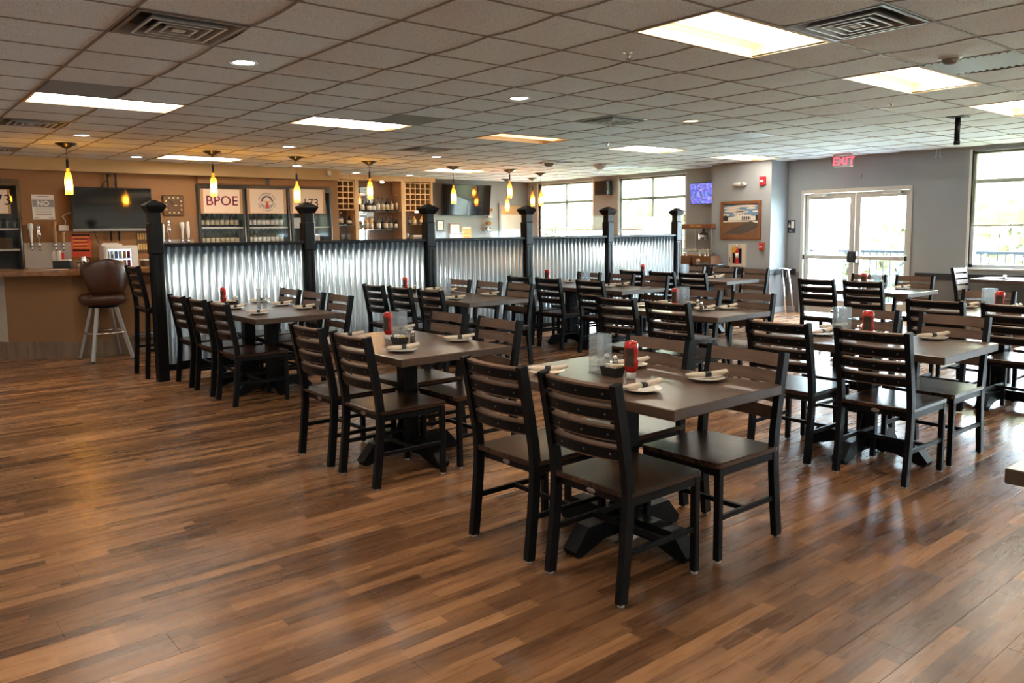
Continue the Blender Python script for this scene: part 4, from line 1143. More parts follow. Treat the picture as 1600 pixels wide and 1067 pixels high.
poster('warning_poster', 'red poster with black bars below the bar television', (111, 365, 142, 402), YB, 'red_print',
       [(.05, .95, .90, .97, 'ink'), (.12, .88, .925, .945, 'yellow_print'), (.08, .92, .25, .33, 'ink'), (.2, .8, .275, .305, 'yellow_print')]+[(.1+.04*(k_ % 2), .9-.05*(k_ % 3), .84-.075*k_, .865-.075*k_, ['yellow_print', 'ink'][k_ % 2]) for k_ in range(7)])
# taps
X0, X1, z0, z1 = yrect(38, 379, 112, 419, YB)
t = thing('tap_panel', 'brushed steel beer tap panel left of the television', 'tap panel', ((X0+X1)/2, YB-.006, z0), 0)
MB().cbox((-(X1-X0)/2, -.004, 0), ((X1-X0)/2, .005, z1-z0), .002).build('plate', 'steel', t)
MB().cbox((-(X1-X0)/2+.02, -.10, -.005), ((X1-X0)/2, -.004, .02), .003).build('drip_ledge', 'steel', t)
def tap(px, y0, y1, style, label, ysh):
    a = PY(px, y1, YB-.11); top = PY(px, y0, YB-.11).z; hz = top-a.z
    t = thing('beer_tap', label, 'beer tap', (a.x, YB-.011, a.z), 0, 'beer taps on the bar wall')
    MB().tube([(0, 0, 0), (0, -.08, 0)], .014, 10).build('shank', 'chrome', t)
    mb = MB(); mb.lathe([(.02, -.03), (.024, 0), (.018, .035)], 12, (0, -.09, 0)); mb.tube([(0, -.09, -.01), (0, -.115, -.05), (0, -.118, -.08)], .011, 8); mb.build('faucet', 'chrome', t)
    m = {'white': 'white', 'silver': 'chrome', 'wood': 'tap_wood', 'bottle': 'white', 'grey': 'paper'}[style]
    if style == 'white' or style == 'bottle': prof = [(.012, .03), (.014, .05), (.020, hz*.55), (.024, hz*.68), (.036, hz*.74), (.037, hz*.95), (.02, hz)]
    elif style == 'silver': prof = [(.009, .03), (.010, hz*.3), (.03, hz*.45), (.033, hz*.6), (.018, hz*.72), (.016, hz*.8), (.028, hz*.9), (.012, hz)]
    elif style == 'wood': prof = [(.012, .03), (.022, .05), (.026, hz*.5), (.024, hz*.82), (.034, hz*.86), (.034, hz*.98), (.02, hz)]
    else: prof = [(.012, .03), (.02, .06), (.030, hz*.5), (.026, hz*.95), (.01, hz)]
    MB().lathe(prof, 12, (0, -.09, 0)).build('handle', m, t)
    return t
for a in [(50, 349, 383, 'white', 'white paddle beer tap handle, leftmost on the steel panel'), (62, 351, 383, 'silver', 'silver figure beer tap handle, second on the steel panel'), (87, 345, 383, 'wood', 'long wooden beer tap handle with round top on the steel panel'), (99, 362, 383, 'wood', 'short wooden beer tap handle below the outlet box'),
          (256, 350, 377, 'grey', 'pale beer tap handle half hidden by the end post'), (265, 343, 377, 'silver', 'figure beer tap handle below the clock'), (286, 347, 377, 'white', 'white paddle beer tap handle below the clock'), (295, 346, 377, 'grey', 'grey tapered beer tap handle beside the first cooler')]:
    tap(a[0], a[1], a[2], a[3], a[4], 0)
X0, X1, z0, z1 = yrect(254, 374, 303, 388, YB)
tag(MB().cbox((X0, YB-.010, z0-.3), (X1, YB-.001, z1), .002).build('tap_panel', 'steel'), 'brushed steel beer tap panel below the clock', 'tap panel')
X0, X1, z0, z1 = yrect(93, 352, 105, 361, YB)
t = thing('outlet_box', 'grey wall outlet box with white cord left of the television', 'outlet', ((X0+X1)/2, YB-.001, z0))
MB().cbox((-.07, -.05, 0), (.07, 0, z1-z0), .006).build('cover', 'paper', t)
MB().tube([(.02, -.03, .08), (.03, -.04, .16), (-.01, -.03, .22), (.05, -.03, .27), (.12, -.02, .28)], .006, 6).build('cord', 'white', t)
# clock
X0, X1, z0, z1 = yrect(255, 305, 287, 337, YB-.03); s = (z1-z0)/2
t = thing('wall_clock', 'square brown wall clock with round hour marks', 'clock', ((X0+X1)/2, YB-.001, (z0+z1)/2))
MB().cbox((-s, -.04, -s), (s, 0, s), .012).build('case', 'clock_brown', t)
for k_ in range(12):
    a = 2*PI*k_/12; rr = s*.78/max(abs(math.cos(a)), abs(math.sin(a)))*.92
    mb = MB(); mb.T = Matrix.Translation((rr*math.sin(a), -.041, rr*math.cos(a))) @ Matrix.Rotation(PI/2, 4, 'X'); mb.lathe([(s*.10, 0), (s*.09, .004), (.0001, .005)], 12); mb.build('hour_mark', 'clock_dot', t)
MB().bar((0, -.046, 0), (-s*.42, -.046, s*.55), .012, .003, (0, 1, 0)).build('minute_hand', 'ink', t); MB().bar((0, -.048, 0), (s*.34, -.048, 0), .014, .003, (0, 1, 0)).build('hour_hand', 'clock_dot', t)
# coolers
def bottle_parts(t, h, r, body, cap, label, shoulder=.62, neck=.3, lab_h=(.12, .45)):
    MB().lathe([(r*.95, 0), (r, .006), (r, h*shoulder), (r*.8, h*(shoulder+.07)), (r*neck, h*(shoulder+.17)), (r*neck, h*.94)], 14).build('body', body, t)
    MB().lathe([(r*neck*1.15, h*.93), (r*neck*1.2, h), (.0001, h+.001)], 10).build('cap', cap, t)
    if label: MB().lathe([(r*1.015, h*lab_h[0]), (r*1.02, h*lab_h[1])], 14).build('label', label, t)
def cooler(label, doors, Xa, Xb):
    zt = CTOP-.004; t = thing('beer_cooler', label, 'cooler', ((Xa+Xb)/2, YB, 0)); hw = (Xb-Xa)/2-.004
    dw = 2*hw/doors; dp = .55
    mb = MB()                                            # open-fronted insulated box behind the wall
    for s in (-1, 1): mb.box((s*hw, .0, 0), (s*(hw-.03), dp, zt))
    mb.box((-hw+.03, 0, zt-.03), (hw-.03, dp, zt)); mb.box((-hw+.03, 0, 0), (hw-.03, dp, .06)); mb.box((-hw+.03, dp-.02, .06), (hw-.03, dp, zt-.03))
    mb.build('cabinet', 'cooler_inside', t)
    mb = MB()
    mb.box((-hw, -.02, zt-.05), (hw, -.001, zt)); mb.box((-hw, -.02, 0), (hw, -.001, .08))
    for k_ in range(doors+1):
        x = -hw+dw*k_; mb.box((max(-hw, x-.03), -.02, .08), (min(hw, x+.03), -.001, zt-.05))
    mb.build('frame', 'cooler_black', t)
    for k_ in range(doors):
        x0, x1 = -hw+dw*k_+.012, -hw+dw*(k_+1)-.012
        d = MB()
        d.box((x0, -.06, .10), (x0+.04, -.025, zt-.055)); d.box((x1-.04, -.06, .10), (x1, -.025, zt-.055)); d.box((x0+.04, -.06, zt-.095), (x1-.04, -.025, zt-.055)); d.box((x0+.04, -.06, .10), (x1-.04, -.025, .16))
        d = d.build('door', 'cooler_black', t)
        MB().box((x0+.04, -.045, .16), (x1-.04, -.04, zt-.095)).build('pane', 'clear_glass', d)
        MB().tube([(x1-.02, -.085, 1.0), (x1-.02, -.085, 1.75)], .010, 8).build('handle', 'steel', d)
        for zs in (.9, 1.29, 1.60):
            MB().cbox((x0+.02, .02, zs-.012), (x1-.02, .50, zs+.018), .003).build('shelf', 'cooler_shelf', t)
    return t, Xa+.004, dw
ct, cxa, cdw = cooler('three-door black glass beer cooler under the letter signs', 3, *CO[1])
ct2, cxa2, cdw2 = cooler('black glass beer cooler at the left frame edge', 2, *CO[0])
# panels above the cooler, in the soffit gap
for k_, (a, b) in enumerate(((cxa+.02, cxa+cdw*1.5-.03), (cxa+cdw*1.5+.03, cxa+3*cdw-.02))):
    struct(MB().cbox((a, YB-.06, 2.36), (b, YB-.001, 2.472), .004).build('trim_%d' % (20+k_), 'wall_tan'))
mb = MB(); mb.box((cxa+cdw*1.5-.025, YB-.07, 2.36), (cxa+cdw*1.5+.025, YB-.001, 2.472)); struct(mb.build('trim_22', 'cooler_black'))
# signs on the cooler doors
def sign(px0, px1, label):
    Y = YB-.067; X0, X1, z0, z1 = yrect(px0, 295, px1, 334, Y); w_, h_ = X1-X0, z1-z0
    t = thing('cooler_sign', label, 'sign', ((X0+X1)/2, Y, z0), 0, 'printed signs on the cooler doors')
    MB().cbox((-w_/2, -.004, 0), (w_/2, .004, h_), .002).build('backing_board', 'cork', t)
    MB().box((-w_*.43, -.006, h_*.03), (w_*.43, -.004, h_*.97)).build('print_sheet', 'sign_paper', t)
    return t, h_
s1, sh = sign(313, 379, 'sign reading BPOE on the first cooler door'); text('lettering', 'BPOE', .235, 'ink_pink', s1, (0, -.0066, sh*.5), FACE_Y, .0006, 1.0, .004); text('lettering', 'BPOE', .235, 'ink', s1, (.004, -.0078, sh*.5+.003), FACE_Y, .0004, 1.0, -.003)
s3, _ = sign(453, 508, 'sign with the lodge number on the third cooler door'); text('lettering', '1173', .22, 'ink', s3, (0, -.0066, sh*.46), FACE_Y, .0006)
s4, _ = sign(-50, 16, 'lodge number sign cut off by the left frame edge'); text('lettering', '1173', .22, 'ink', s4, (.06, -.0066, sh*.46), FACE_Y, .0006)
s2, _ = sign(386, 447, 'round elk emblem sign on the middle cooler door')
EC = sh*.48; EK = 1.18
def arc_text(txt, r, a0, a1, size, flip, parent):
    n = len(txt)
    for k_, ch in enumerate(txt):
        if ch == ' ': continue
        a = a0+(a1-a0)*k_/(n-1)
        rot = Matrix.Rotation((a-PI/2) if not flip else (a+PI/2), 4, 'Z')
        me = text_mesh(ch, size, .0004); me.transform(Matrix.Translation((r*math.cos(a), r*math.sin(a), 0)) @ rot); me.materials.clear(); me.materials.append(MAT['ink'])
        put('lettering', me, parent, (0, -.0066, EC), FACE_Y)
arc_text('CHICKAMAUGA ELKS', .158, math.radians(160), math.radians(20), .040, False, s2)
arc_text('LODGE & COUNTRY CLUB', .158, math.radians(190), math.radians(350), .036, True, s2)
def flat(pts, y0, y1, m, parent, name):
    pts = [(x*EK, EC+(z-.165)*EK) for x, z in pts]
    return MB().prism_y(pts, y0, y1).build(name, m, parent)
def ringpts(r0, r1, a0, a1, n=16, c=(0, .165)):
    return [(c[0]+r1*math.cos(a0+(a1-a0)*k_/n), c[1]+r1*math.sin(a0+(a1-a0)*k_/n)) for k_ in range(n+1)]+[(c[0]+r0*math.cos(a1+(a0-a1)*k_/n), c[1]+r0*math.sin(a1+(a0-a1)*k_/n)) for k_ in range(n+1)]
flat(ringpts(.092, .104, -PI, PI*.999, 32), -.0074, -.0062, 'ink_gray', s2, 'emblem_ring'); flat(ringpts(.074, .090, .15, PI-.15), -.0078, -.0062, 'ink', s2, 'emblem_arch')
flat([(-.065, .195), (-.05, .175), (-.01, .16), (0, .168), (.012, .16), (.05, .172), (.066, .192), (.045, .185), (.015, .175), (0, .185), (-.02, .175)], -.008, -.0062, 'emblem_tan', s2, 'emblem_antlers')
flat([(-.022, .155), (0, .168), (.022, .155), (.018, .13), (.032, .115), (.03, .075), (-.03, .075), (-.03, .115), (-.016, .13)], -.0085, -.0062, 'emblem_red', s2, 'emblem_head')
for s in (-1, 1): flat([(s*.035, .09), (s*.075, .11), (s*.08, .135), (s*.045, .12)], -.0078, -.0062, 'ink_gray', s2, 'emblem_laurel')
# bottles in the coolers
cb = {}
def cooler_bottles(x0, n, w_, z, body, lab, where):
    for k_ in range(n):
        t = thing('wine_bottle', 'labelled dark bottle, %s from left, %s' % (ORD[k_], where), 'bottle', (x0+w_*k_, YB+.12, z), 0, 'bottles in the coolers')
        if (body, lab) not in cb: bottle_parts(t, .27, .036, body, 'chrome', lab); cb[(body, lab)] = t; proto(t)
        else:
            for ch in KIDS[cb[(body, lab)].name]: c = ch.copy(); col.objects.link(c); c.parent = t
for k_, (nm, bd_, lb_) in enumerate((('the first', 'bottle_dark', 'bottle_label'), ('the middle', 'bottle_green', 'label_white'))):
    for z, wh in ((1.619, 'the upper'), (1.309, 'the lower')):
        cooler_bottles(cxa+cdw*k_+.12, 8, (cdw-.24)/7, z, bd_, lb_, '%s shelf of %s cooler door' % (wh.replace('the ', ''), nm.replace('the ', '')))
for (x, z, c_, lab) in ((cxa+cdw*2+.2, 1.619, 'cooler_shelf', 'pale carton on the upper shelf behind the third cooler door'), (cxa+cdw*2.62, 1.309, 'label_white', 'white carton low behind the third cooler door'), (cxa2+cdw2*1.5, 1.309, 'clock_brown', 'brown box in the cooler at the left frame edge')):
    t = thing('carton', lab, 'box', (x, YB+.15, z)); MB().cbox((-.11, -.08, 0), (.11, .08, .16), .004).build('box_body', c_, t); MB().box((-.112, -.015, .15), (.112, .015, .1615)).build('tape', 'paper', t)
for k_ in range(5):
    t = thing('beer_glass', 'clear beer glass, %s from the left on the upper shelf of the left cooler' % ORD[k_], 'glass', (cxa2+cdw2+.10+.10*k_, YB+.15, 1.619), 0, 'glasses in the left cooler')
    MB().lathe([(.028, 0), (.03, .004), (.038, .15), (.035, .15), (.028, .008), (.0001, .008)], 14).build('tumbler', 'acrylic', t); MB().lathe([(.026, .009), (.033, .10), (.0001, .10)], 12).build('frost', 'curtain_white', t)
# mini fridge, stand and bar-top things
X0, X1, z0, z1 = yrect(163, 384, 216, 424, 13.5)
bk = thing('back_counter', 'low back counter under the mini fridge and beer taps', 'counter', (3.3, YB-.30, 0))
MB().cbox((-1.2, -.26, 0), (1.2, .28, .93), .006).build('cabinet', 'cab_dark', bk); MB().cbox((-1.22, -.29, .93), (1.22, .285, .965), .004).build('worktop', 'bar_top', bk)
for k_ in range(3): d = MB().cbox((-1.17+.79*k_, -.275, .08), (-.42+.79*k_, -.261, .88), .004).build('cupboard_door', 'cab_dark', bk)
t = thing('mini_fridge', 'small white glass-door fridge of cans under the television', 'fridge', ((X0+X1)/2, 13.66, .966)); hw = (X1-X0)/2; hh = 1.33-.966
mb = MB(); mb.cbox((-hw, -.15, 0), (-hw+.03, .15, hh), .004); mb.cbox((hw-.03, -.15, 0), (hw, .15, hh), .004); mb.cbox((-hw+.03, -.15, hh-.03), (hw-.03, .15, hh), .004); mb.cbox((-hw+.03, -.15, 0), (hw-.03, .15, .03), .004); mb.box((-hw+.03, .13, .03), (hw-.03, .15, hh-.03)); mb.build('cabinet', 'white', t)
MB().box((-hw+.03, .12, .03), (hw-.03, .129, hh-.03)).build('light_panel', 'fridge_light', t)
d = MB(); d.box((-hw+.03, -.165, .0), (-hw+.06, -.15, hh)); d.box((hw-.09, -.165, 0), (hw, -.15, hh)); d.box((-hw+.06, -.165, hh-.05), (hw-.09, -.15, hh)); d.box((-hw+.06, -.165, 0), (hw-.09, -.15, .04)); d = d.build('door', 'white', t)
MB().box((-hw+.06, -.16, .04), (hw-.09, -.157, hh-.05)).build('pane', 'clear_glass', d)
MB().cbox((-hw+.031, -.14, .165), (hw-.031, .118, .172), .002).build('shelf', 'chrome', t)
fx, fz = (X0+X1)/2, .966
for k_ in range(12):
    x = fx-hw+.075+(2*hw-.19)*(k_ % 6)/5; z = fz+(.031 if k_ < 6 else .1725)
    c = thing('drink_can', '%s can from the left on the %s shelf of the mini fridge' % (ORD[k_ % 6], 'lower' if k_ < 6 else 'upper'), 'can', (x, 13.60, z), 0, 'cans in the mini fridge')
    MB().lathe([(.020, 0), (.024, .005), (.024, .10), (.020, .108)], 12).build('can_body', ['ink', 'red', 'yellow_print', 'label_white', 'paint_sky', 'chrome'][(k_*5) % 6], c); MB().lathe([(.019, .108), (.0001, .1085)], 10).build('lid', 'chrome', c)
t = thing('paper_stack', 'flat white box on top of the mini fridge', 'box', (fx-.12, 13.62, fz+hh)); MB().cbox((-.15, -.09, 0), (.15, .09, .03), .003).build('lower_box', 'paper', t); MB().cbox((-.13, -.08, .03), (.10, .08, .045), .002).build('upper_sheet', 'white', t)
X0, X1, z0, z1 = yrect(213, 362, 233, 396, YB)
t = thing('bottle_poster', 'brown printed picture of bottles beside the end post', 'poster', ((X0+X1)/2, YB-.004, z0)); hw = (X1-X0)/2
MB().box((-hw, -.001, 0), (hw, .002, z1-z0)).build('sheet', 'clock_brown', t)
for r in range(2):
    for k_ in range(4): MB().box((-hw+.02+k_*(2*hw-.04)/4, -.003, .06+r*.17), (-hw+.02+(k_+.7)*(2*hw-.04)/4, -.0012, .16+r*.17)).build('print', ['bottle_label', 'yellow_print'][(k_+r) % 2], t)
t = thing('drawer_box', 'small brown drawer box with pale top beside the end post', 'box', ((X0+X1)/2+.05, 13.62, .966)); MB().cbox((-.16, -.12, 0), (.16, .12, .12), .004).build('carcass', 'clock_brown', t); MB().cbox((-.17, -.13, .12), (.17, .13, .145), .004).build('lid', 'paper', t); MB().cbox((-.03, -.13, .06), (.03, -.12, .075), .003).build('handle', 'black_plastic', t)
# napkin caddy on the bar corner
p = PZ(99, 419, BZ)
t = thing('bar_caddy', 'black bar caddy with straws and napkins on the bar corner', 'caddy', (p.x, p.y, BZ+.0005), -.5)
mb = MB(); mb.cbox((-.10, -.07, 0), (.10, .07, .006), .002)
for s in (-1, 1): mb.cbox((-.10, s*.07, 0), (.10, s*.064, .095), .002); mb.cbox((s*.10, -.064, 0), (s*.094, .064, .095), .002)
mb.cbox((-.02, -.064, .006), (-.014, .064, .09), .002); mb.build('tray', 'black_plastic', t)
MB().cbox((-.008, -.056, .007), (.09, .056, .11), .004).build('napkins', 'label_white', t)
for k_ in range(7):
    x = -.09+.008*k_; MB().tube([(x, -.02+.006*k_, .008), (x-.02+.004*k_, -.02+.006*k_, .21+.01*(k_ % 3))], .0035, 6).build('straw', 'paper', t)
MB().cbox((-.055, -.03, .007), (-.022, .04, .225), .004).build('straw_packets', 'paper', t); MB().cbox((-.02+.006, -.0, .112), (.02, .02, .20), .003).build('red_card', 'red', t)
for dx, rt_2, lab in ((.165, sl_root, 'white salt shaker beside the bar caddy'), (.215, pp_root, 'pepper shaker beside the bar caddy')):
    dup(rt_2, (p.x+dx, p.y-.06, BZ+.0005), 0, lab)
p = PZ(131, 414, BZ)
t = thing('steel_pourer', 'small steel jug on the bar beside the stool back', 'jug', (p.x, p.y, BZ+.0005)); MB().lathe([(.03, 0), (.035, .01), (.038, .08), (.03, .10), (.034, .12)], 14).build('vessel', 'chrome', t); MB().tube([(.036, 0, .03), (.06, 0, .04), (.06, 0, .08), (.036, 0, .09)], .005, 6).build('handle', 'chrome', t)
p = PZ(82, 421, BZ)
t = thing('menu_sheet', 'flat paper menu lying on the bar counter', 'menu', (p.x, p.y-.06, BZ+.0005), -.6); MB().box((-.14, -.10, 0), (.14, .10, .002)).build('sheet', 'paper', t); MB().box((-.06, -.08, .002), (.12, -.03, .003)).build('print', 'ink_pink', t)

# ================================================================ wine cabinet
YC = 14.5
wc = thing('wine_cabinet', 'oak wine cabinet with bottle cubbies, mirror and glass shelves', 'cabinet', (WE+.005, YC, 0)); ox = WE+.005
CXR = PY(676, 300, YC).x
mb = MB(); mb.cbox((0, -.03, 2.555), (CXR-ox+.06, .395, CZ+.0), .006); mb.build('cornice', 'oak', wc)
MB().box((0, .37, .05), (CXR-ox, .395, 2.55)).build('back_panel', 'cab_dark', wc)
xa, xb, xc, xd = PY(554, 300, YC).x-ox, PY(560, 300, YC).x-ox, PY(627, 300, YC).x-ox, PY(633, 300, YC).x-ox
MB().cbox((xa, 0, 0), (xb, .37, 2.555), .004).build('stile', 'oak', wc); MB().cbox((xc, 0, 0), (xd, .37, 2.555), .004).build('stile', 'oak', wc); MB().cbox((CXR-ox-.05, 0, 0), (CXR-ox, .37, 2.555), .004).build('stile', 'oak', wc); MB().cbox((0, 0, 0), (.02, .37, 2.555), .004).build('stile', 'oak', wc)
def cubby(x0, x1, cols, rows, z0, z1):
    for k_ in range(cols+1):
        x = x0+(x1-x0)*k_/cols; MB().box((x-.011, .01, z0), (x+.011, .36, z1)).build('divider', 'oak', wc)
    for k_ in range(rows+1):
        z = z0+(z1-z0)*k_/rows; MB().box((x0, .012, z-.011), (x1, .358, z+.011)).build('cubby_shelf', 'oak', wc)
cubby(.03, xa-.011, 5, 5, 1.96, 2.53); cubby(xd+.011, CXR-ox-.061, 5, 5, 1.95, 2.53)
MB().box((xb+.01, .355, 1.1), (xb+.01+(xc-xb)*.52, .369, 2.44)).build('mirror', 'mirror', wc)
for z in (1.935, 1.56): MB().cbox((xb, .02, z-.02), (xc, .35, z-.008), .002).build('glass_shelf', 'acrylic', wc)
for z in (1.66, 1.30):
    MB().cbox((.02, .02, z-.02), (xa, .35, z-.008), .002).build('glass_shelf', 'acrylic', wc); MB().cbox((xd, .02, z-.02), (CXR-ox-.05, .35, z-.008), .002).build('glass_shelf', 'acrylic', wc)
MB().cbox((.02, -.12, 1.05), (CXR-ox, .37, 1.10), .004).build('worktop', 'bar_top', wc); MB().cbox((.02, -.10, 0), (CXR-ox, .0-.001, 1.05), .004).build('base_front', 'cab_dark', wc)
for x, z in ((xb+(xc-xb)*.62, 2.54), ((xd+CXR-ox)/2, 1.93), (xa*.35, 1.93)): MB().lathe([(.035, 0), (.035, -.02), (.0001, -.022)], 12, (x, .12, z)).build('puck_light', 'white_led', wc)
def liquor(px, py_b, h, r, body, cap, label, lab, Y=YC+.16, z=None, sh=.6, nk=.3, lh=(.12, .5)):
    q = PY(px, py_b, Y); t = thing('liquor_bottle', lab, 'bottle', (q.x, Y, z), 0, 'liquor bottles in the wine cabinet'); bottle_parts(t, h, r, body, cap, label, sh, nk, lh); return t
BACK = ('half hidden dark', 'clear white-label', 'thin dark', 'plain dark', 'small plain clear')
S1, S2, S3 = 1.9275, 1.5525, 1.6525
row1 = [(566, .27, .042, 'bottle_clear', 'chrome', 'paper', 'round clear'), (573, .25, .038, 'bottle_dark', 'cap_black', None, 'half hidden dark'), (577, .24, .046, 'bottle_dark', 'cap_black', 'label_white', 'black round-label'), (584, .24, .046, 'bottle_dark', 'cap_black', 'label_white', 'black twin-label'),
        (591, .31, .038, 'bottle_clear', 'cap_black', 'label_white', 'tall clear'), (598, .29, .042, 'bottle_clear', 'cap_black', 'bottle_label', 'clear pale-label'), (605, .28, .044, 'bottle_dark', 'cap_black', 'bottle_label', 'dark shouldered'), (612, .31, .040, 'bottle_amber', 'cap_red', 'bottle_label', 'red-capped pale'), (620, .36, .030, 'bottle_clear', 'label_white', 'bottle_label', 'tallest slim white-capped')]
for (px, h, r, b_, c_, l_, nm) in row1: liquor(px, 328, h, r, b_, c_, l_, nm+' liquor bottle on the upper glass shelf of the wine cabinet', YC+(.27 if nm in BACK else .13), S1)
row2 = [(564, .22, .036, 'bottle_clear', 'cap_black', None, 'leftmost clear'), (569, .23, .036, 'bottle_clear', 'cap_black', 'paper', 'clear white-label'), (573, .27, .040, 'whiskey', 'cap_black', 'bottle_label', 'amber whiskey'), (580, .26, .046, 'whiskey', 'cap_black', 'bottle_label', 'wide golden whiskey'), (585, .24, .034, 'bottle_dark', 'cap_black', None, 'thin dark'),
        (592, .25, .044, 'bottle_clear', 'cap_black', 'paper', 'clear decanter-like'), (598, .24, .036, 'bottle_dark', 'cap_black', None, 'plain dark'), (603, .27, .044, 'bottle_amber', 'cap_black', 'bottle_label', 'brown tan-label'), (611, .27, .042, 'bottle_dark', 'cap_red', 'bottle_label', 'dark red-capped'), (615, .23, .034, 'bottle_clear', 'cap_black', None, 'small plain clear'), (619, .23, .036, 'bottle_dark', 'cap_black', 'label_white', 'rightmost square-label')]
for (px, h, r, b_, c_, l_, nm) in row2: liquor(px, 358, h, r, b_, c_, l_, nm+' liquor bottle on the lower glass shelf of the wine cabinet', YC+(.27 if nm in BACK else .13), S2)
for (px, h, r, b_, c_, l_, nm) in [(533, .25, .042, 'bottle_dark', 'label_white', 'bottle_label', 'white-topped bottle under the left wine cubbies'), (546, .18, .055, 'bottle_dark', 'cap_black', 'paper', 'squat dark bottle under the left wine cubbies'),
                                   (640, .20, .034, 'bottle_dark', 'cap_black', 'ink_gray', 'dark bottle under the right wine cubbies'), (647, .19, .05, 'whiskey', 'cap_black', 'bottle_label', 'round golden bottle under the right wine cubbies'), (659, .19, .044, 'whiskey', 'cap_black', 'bottle_label', 'amber bottle under the right wine cubbies, beside the post')]:
    liquor(px, 350, h, r, b_, c_, l_, nm, z=S3)
for (px, Z_, lab) in ((536, 1.2925, 'clear stemmed glass on the low shelf under the left cubbies'), (546, 1.2925, 'clear carafe on the low shelf under the left cubbies'), (617, 1.10, 'clear glass on the cabinet counter by the right stile'), (637, 1.2925, 'clear glass on the low shelf under the right cubbies')):
    q = PY(px, 372, YC+.15); t = thing('drinking_glass', lab, 'glass', (q.x, YC+.15, Z_+.0005), 0, 'glasses in the wine cabinet'); MB().lathe([(.03, 0), (.03, .004), (.006, .008), (.006, .06), (.035, .09), (.042, .14), (.036, .18), (.033, .18), (.039, .14), (.0001, .075)], 14).build('bowl', 'acrylic', t); MB().lathe([(.032, 0), (.034, .002), (.032, .004)], 14).build('foot', 'acrylic', t)
q = PY(652, 375, YC+.15); t = thing('wooden_box', 'low open wooden box under the right wine cubbies', 'box', (q.x, YC+.17, 1.2925)); mb = MB(); mb.cbox((-.16, -.10, 0), (.16, .10, .02), .003); mb.cbox((-.16, -.10, .02), (.16, -.085, .10), .003); mb.cbox((-.16, .085, .02), (.16, .10, .10), .003); mb.build('tray', 'crate_wood', t); MB().cbox((-.12, -.06, .02), (.10, .06, .13), .003).build('folded_cloth', 'paper', t)

# ================================================================ grey end wall
X0, X1, z0, z1 = yrect(692, 288, 764, 337, 14.70)
t = thing('television', 'tilted black television reflecting daylight on the grey end wall', 'television', ((X0+X1)/2, 14.74, z0)); hw = (X1-X0)/2; hh = z1-z0
t.rotation_euler = (math.radians(7), 0, math.radians(-4))
MB().cbox((-hw, -.02, 0), (hw, .02, hh), .004).build('bezel', 'black_plastic', t); MB().box((-hw+.012, -.024, .02), (hw-.012, -.0205, hh-.012)).build('screen', 'black_gloss', t); MB().cbox((-.15, .02, .25), (.15, .12, .45), .006).build('wall_mount', 'black_metal', t)
def framed(label, px, frame_m, inner, fw_=.02):
    X0, X1, z0, z1 = yrect(*px, YT); w_, h_ = (X1-X0)/2, z1-z0; t = thing('framed_certificate', label, 'frame', ((X0+X1)/2, YT-.001, z0))
    mb = MB(); 
    for s in (-1, 1): mb.box((s*w_, -.02, 0), (s*(w_-fw_), 0, h_))
    mb.box((-w_+fw_, -.02, 0), (w_-fw_, 0, fw_)); mb.box((-w_+fw_, -.02, h_-fw_), (w_-fw_, 0, h_)); mb.build('frame', frame_m, t)
    MB().box((-w_+fw_, -.01, fw_), (w_-fw_, -.005, h_-fw_)).build('paper', inner, t)
    for k_ in range(5): MB().box((-w_*.5, -.0115, h_*(.3+.1*k_)), (w_*.5, -.0102, h_*(.32+.1*k_))).build('print', 'ink_gray', t)
framed('black framed certificate beside the third screen post', (682, 344, 693, 361), 'black_plastic', 'paper'); framed('wood framed certificate below the end-wall television', (702, 349, 719, 366), 'crate_wood', 'paper', .025); framed('lower paper notice below the wood framed certificate', (703, 367, 719, 378), 'paper', 'label_white')
poster('orange_notice', 'orange printed notice below the end-wall television', (722, 354, 736, 376), YT, 'orange_print', [(.1, .9, .85, .93, 'paper')]+[(.1, .9-.1*(k_ % 2), .72-.12*k_, .76-.12*k_, ['red_print', 'yellow_print'][k_ % 2]) for k_ in range(6)])
for k_, (px, py) in enumerate(((766, 328), (765, 338), (764, 349), (763, 358))):
    q = PY(px, py, YT-.06); t = thing('wall_mug', 'small metal mug, %s from the top of the column beside the television' % ORD[k_], 'mug', (q.x, YT-.001, q.z), 0, 'metal mugs hung on the grey wall')
    mb = MB(); mb.T = Matrix.Rotation(PI/2, 4, 'X'); mb.lathe([(.045, 0), (.05, .01), (.05, .11), (.042, .112), (.04, .03), (.0001, .03)], 16); mb.build('cup', ['tap_wood', 'chrome', 'tap_wood', 'chrome'][k_], t); MB().tube([(-.05, -.03, 0), (-.10, -.04, 0), (-.13, -.06, -.02)], .014, 8).build('handle', 'chrome', t)
X0, X1, z0, z1 = yrect(779, 318, 822, 380, YT); e = sempty('window_7', ((X0+X1)/2, YT, z0-.4)); hw = (X1-X0)/2; hh = z1-z0+.4
mb = MB()
for s in (-1, 1): mb.box((s*hw, -.03, 0), (s*(hw-.06), -.001, hh))
mb.box((-hw+.06, -.03, hh-.06), (hw-.06, -.001, hh)); mb.box((-hw+.06, -.03, 0), (hw-.06, -.001, .05)); mb.build('window_frame', 'wall_dark', e)
MB().box((-hw+.06, -.006, hh*.80), (hw-.06, -.002, hh-.06)).build('upper_shade', 'cork', e); MB().box((-hw+.06, -.012, hh*.55), (hw-.06, -.008, hh*.80)).build('middle_shade', 'curtain', e)
mb = MB(); n = 24; vs = []
for z in (.05, hh*.55):
    for k_ in range(n+1): vs.append((-hw+.06+(2*hw-.12)*k_/n, -.016-.006*math.sin(k_*1.6), z))
mb.add(vs, [(k_, k_+1, n+2+k_, n+1+k_) for k_ in range(n)], True); mb.build('curtain', 'curtain_white', e)
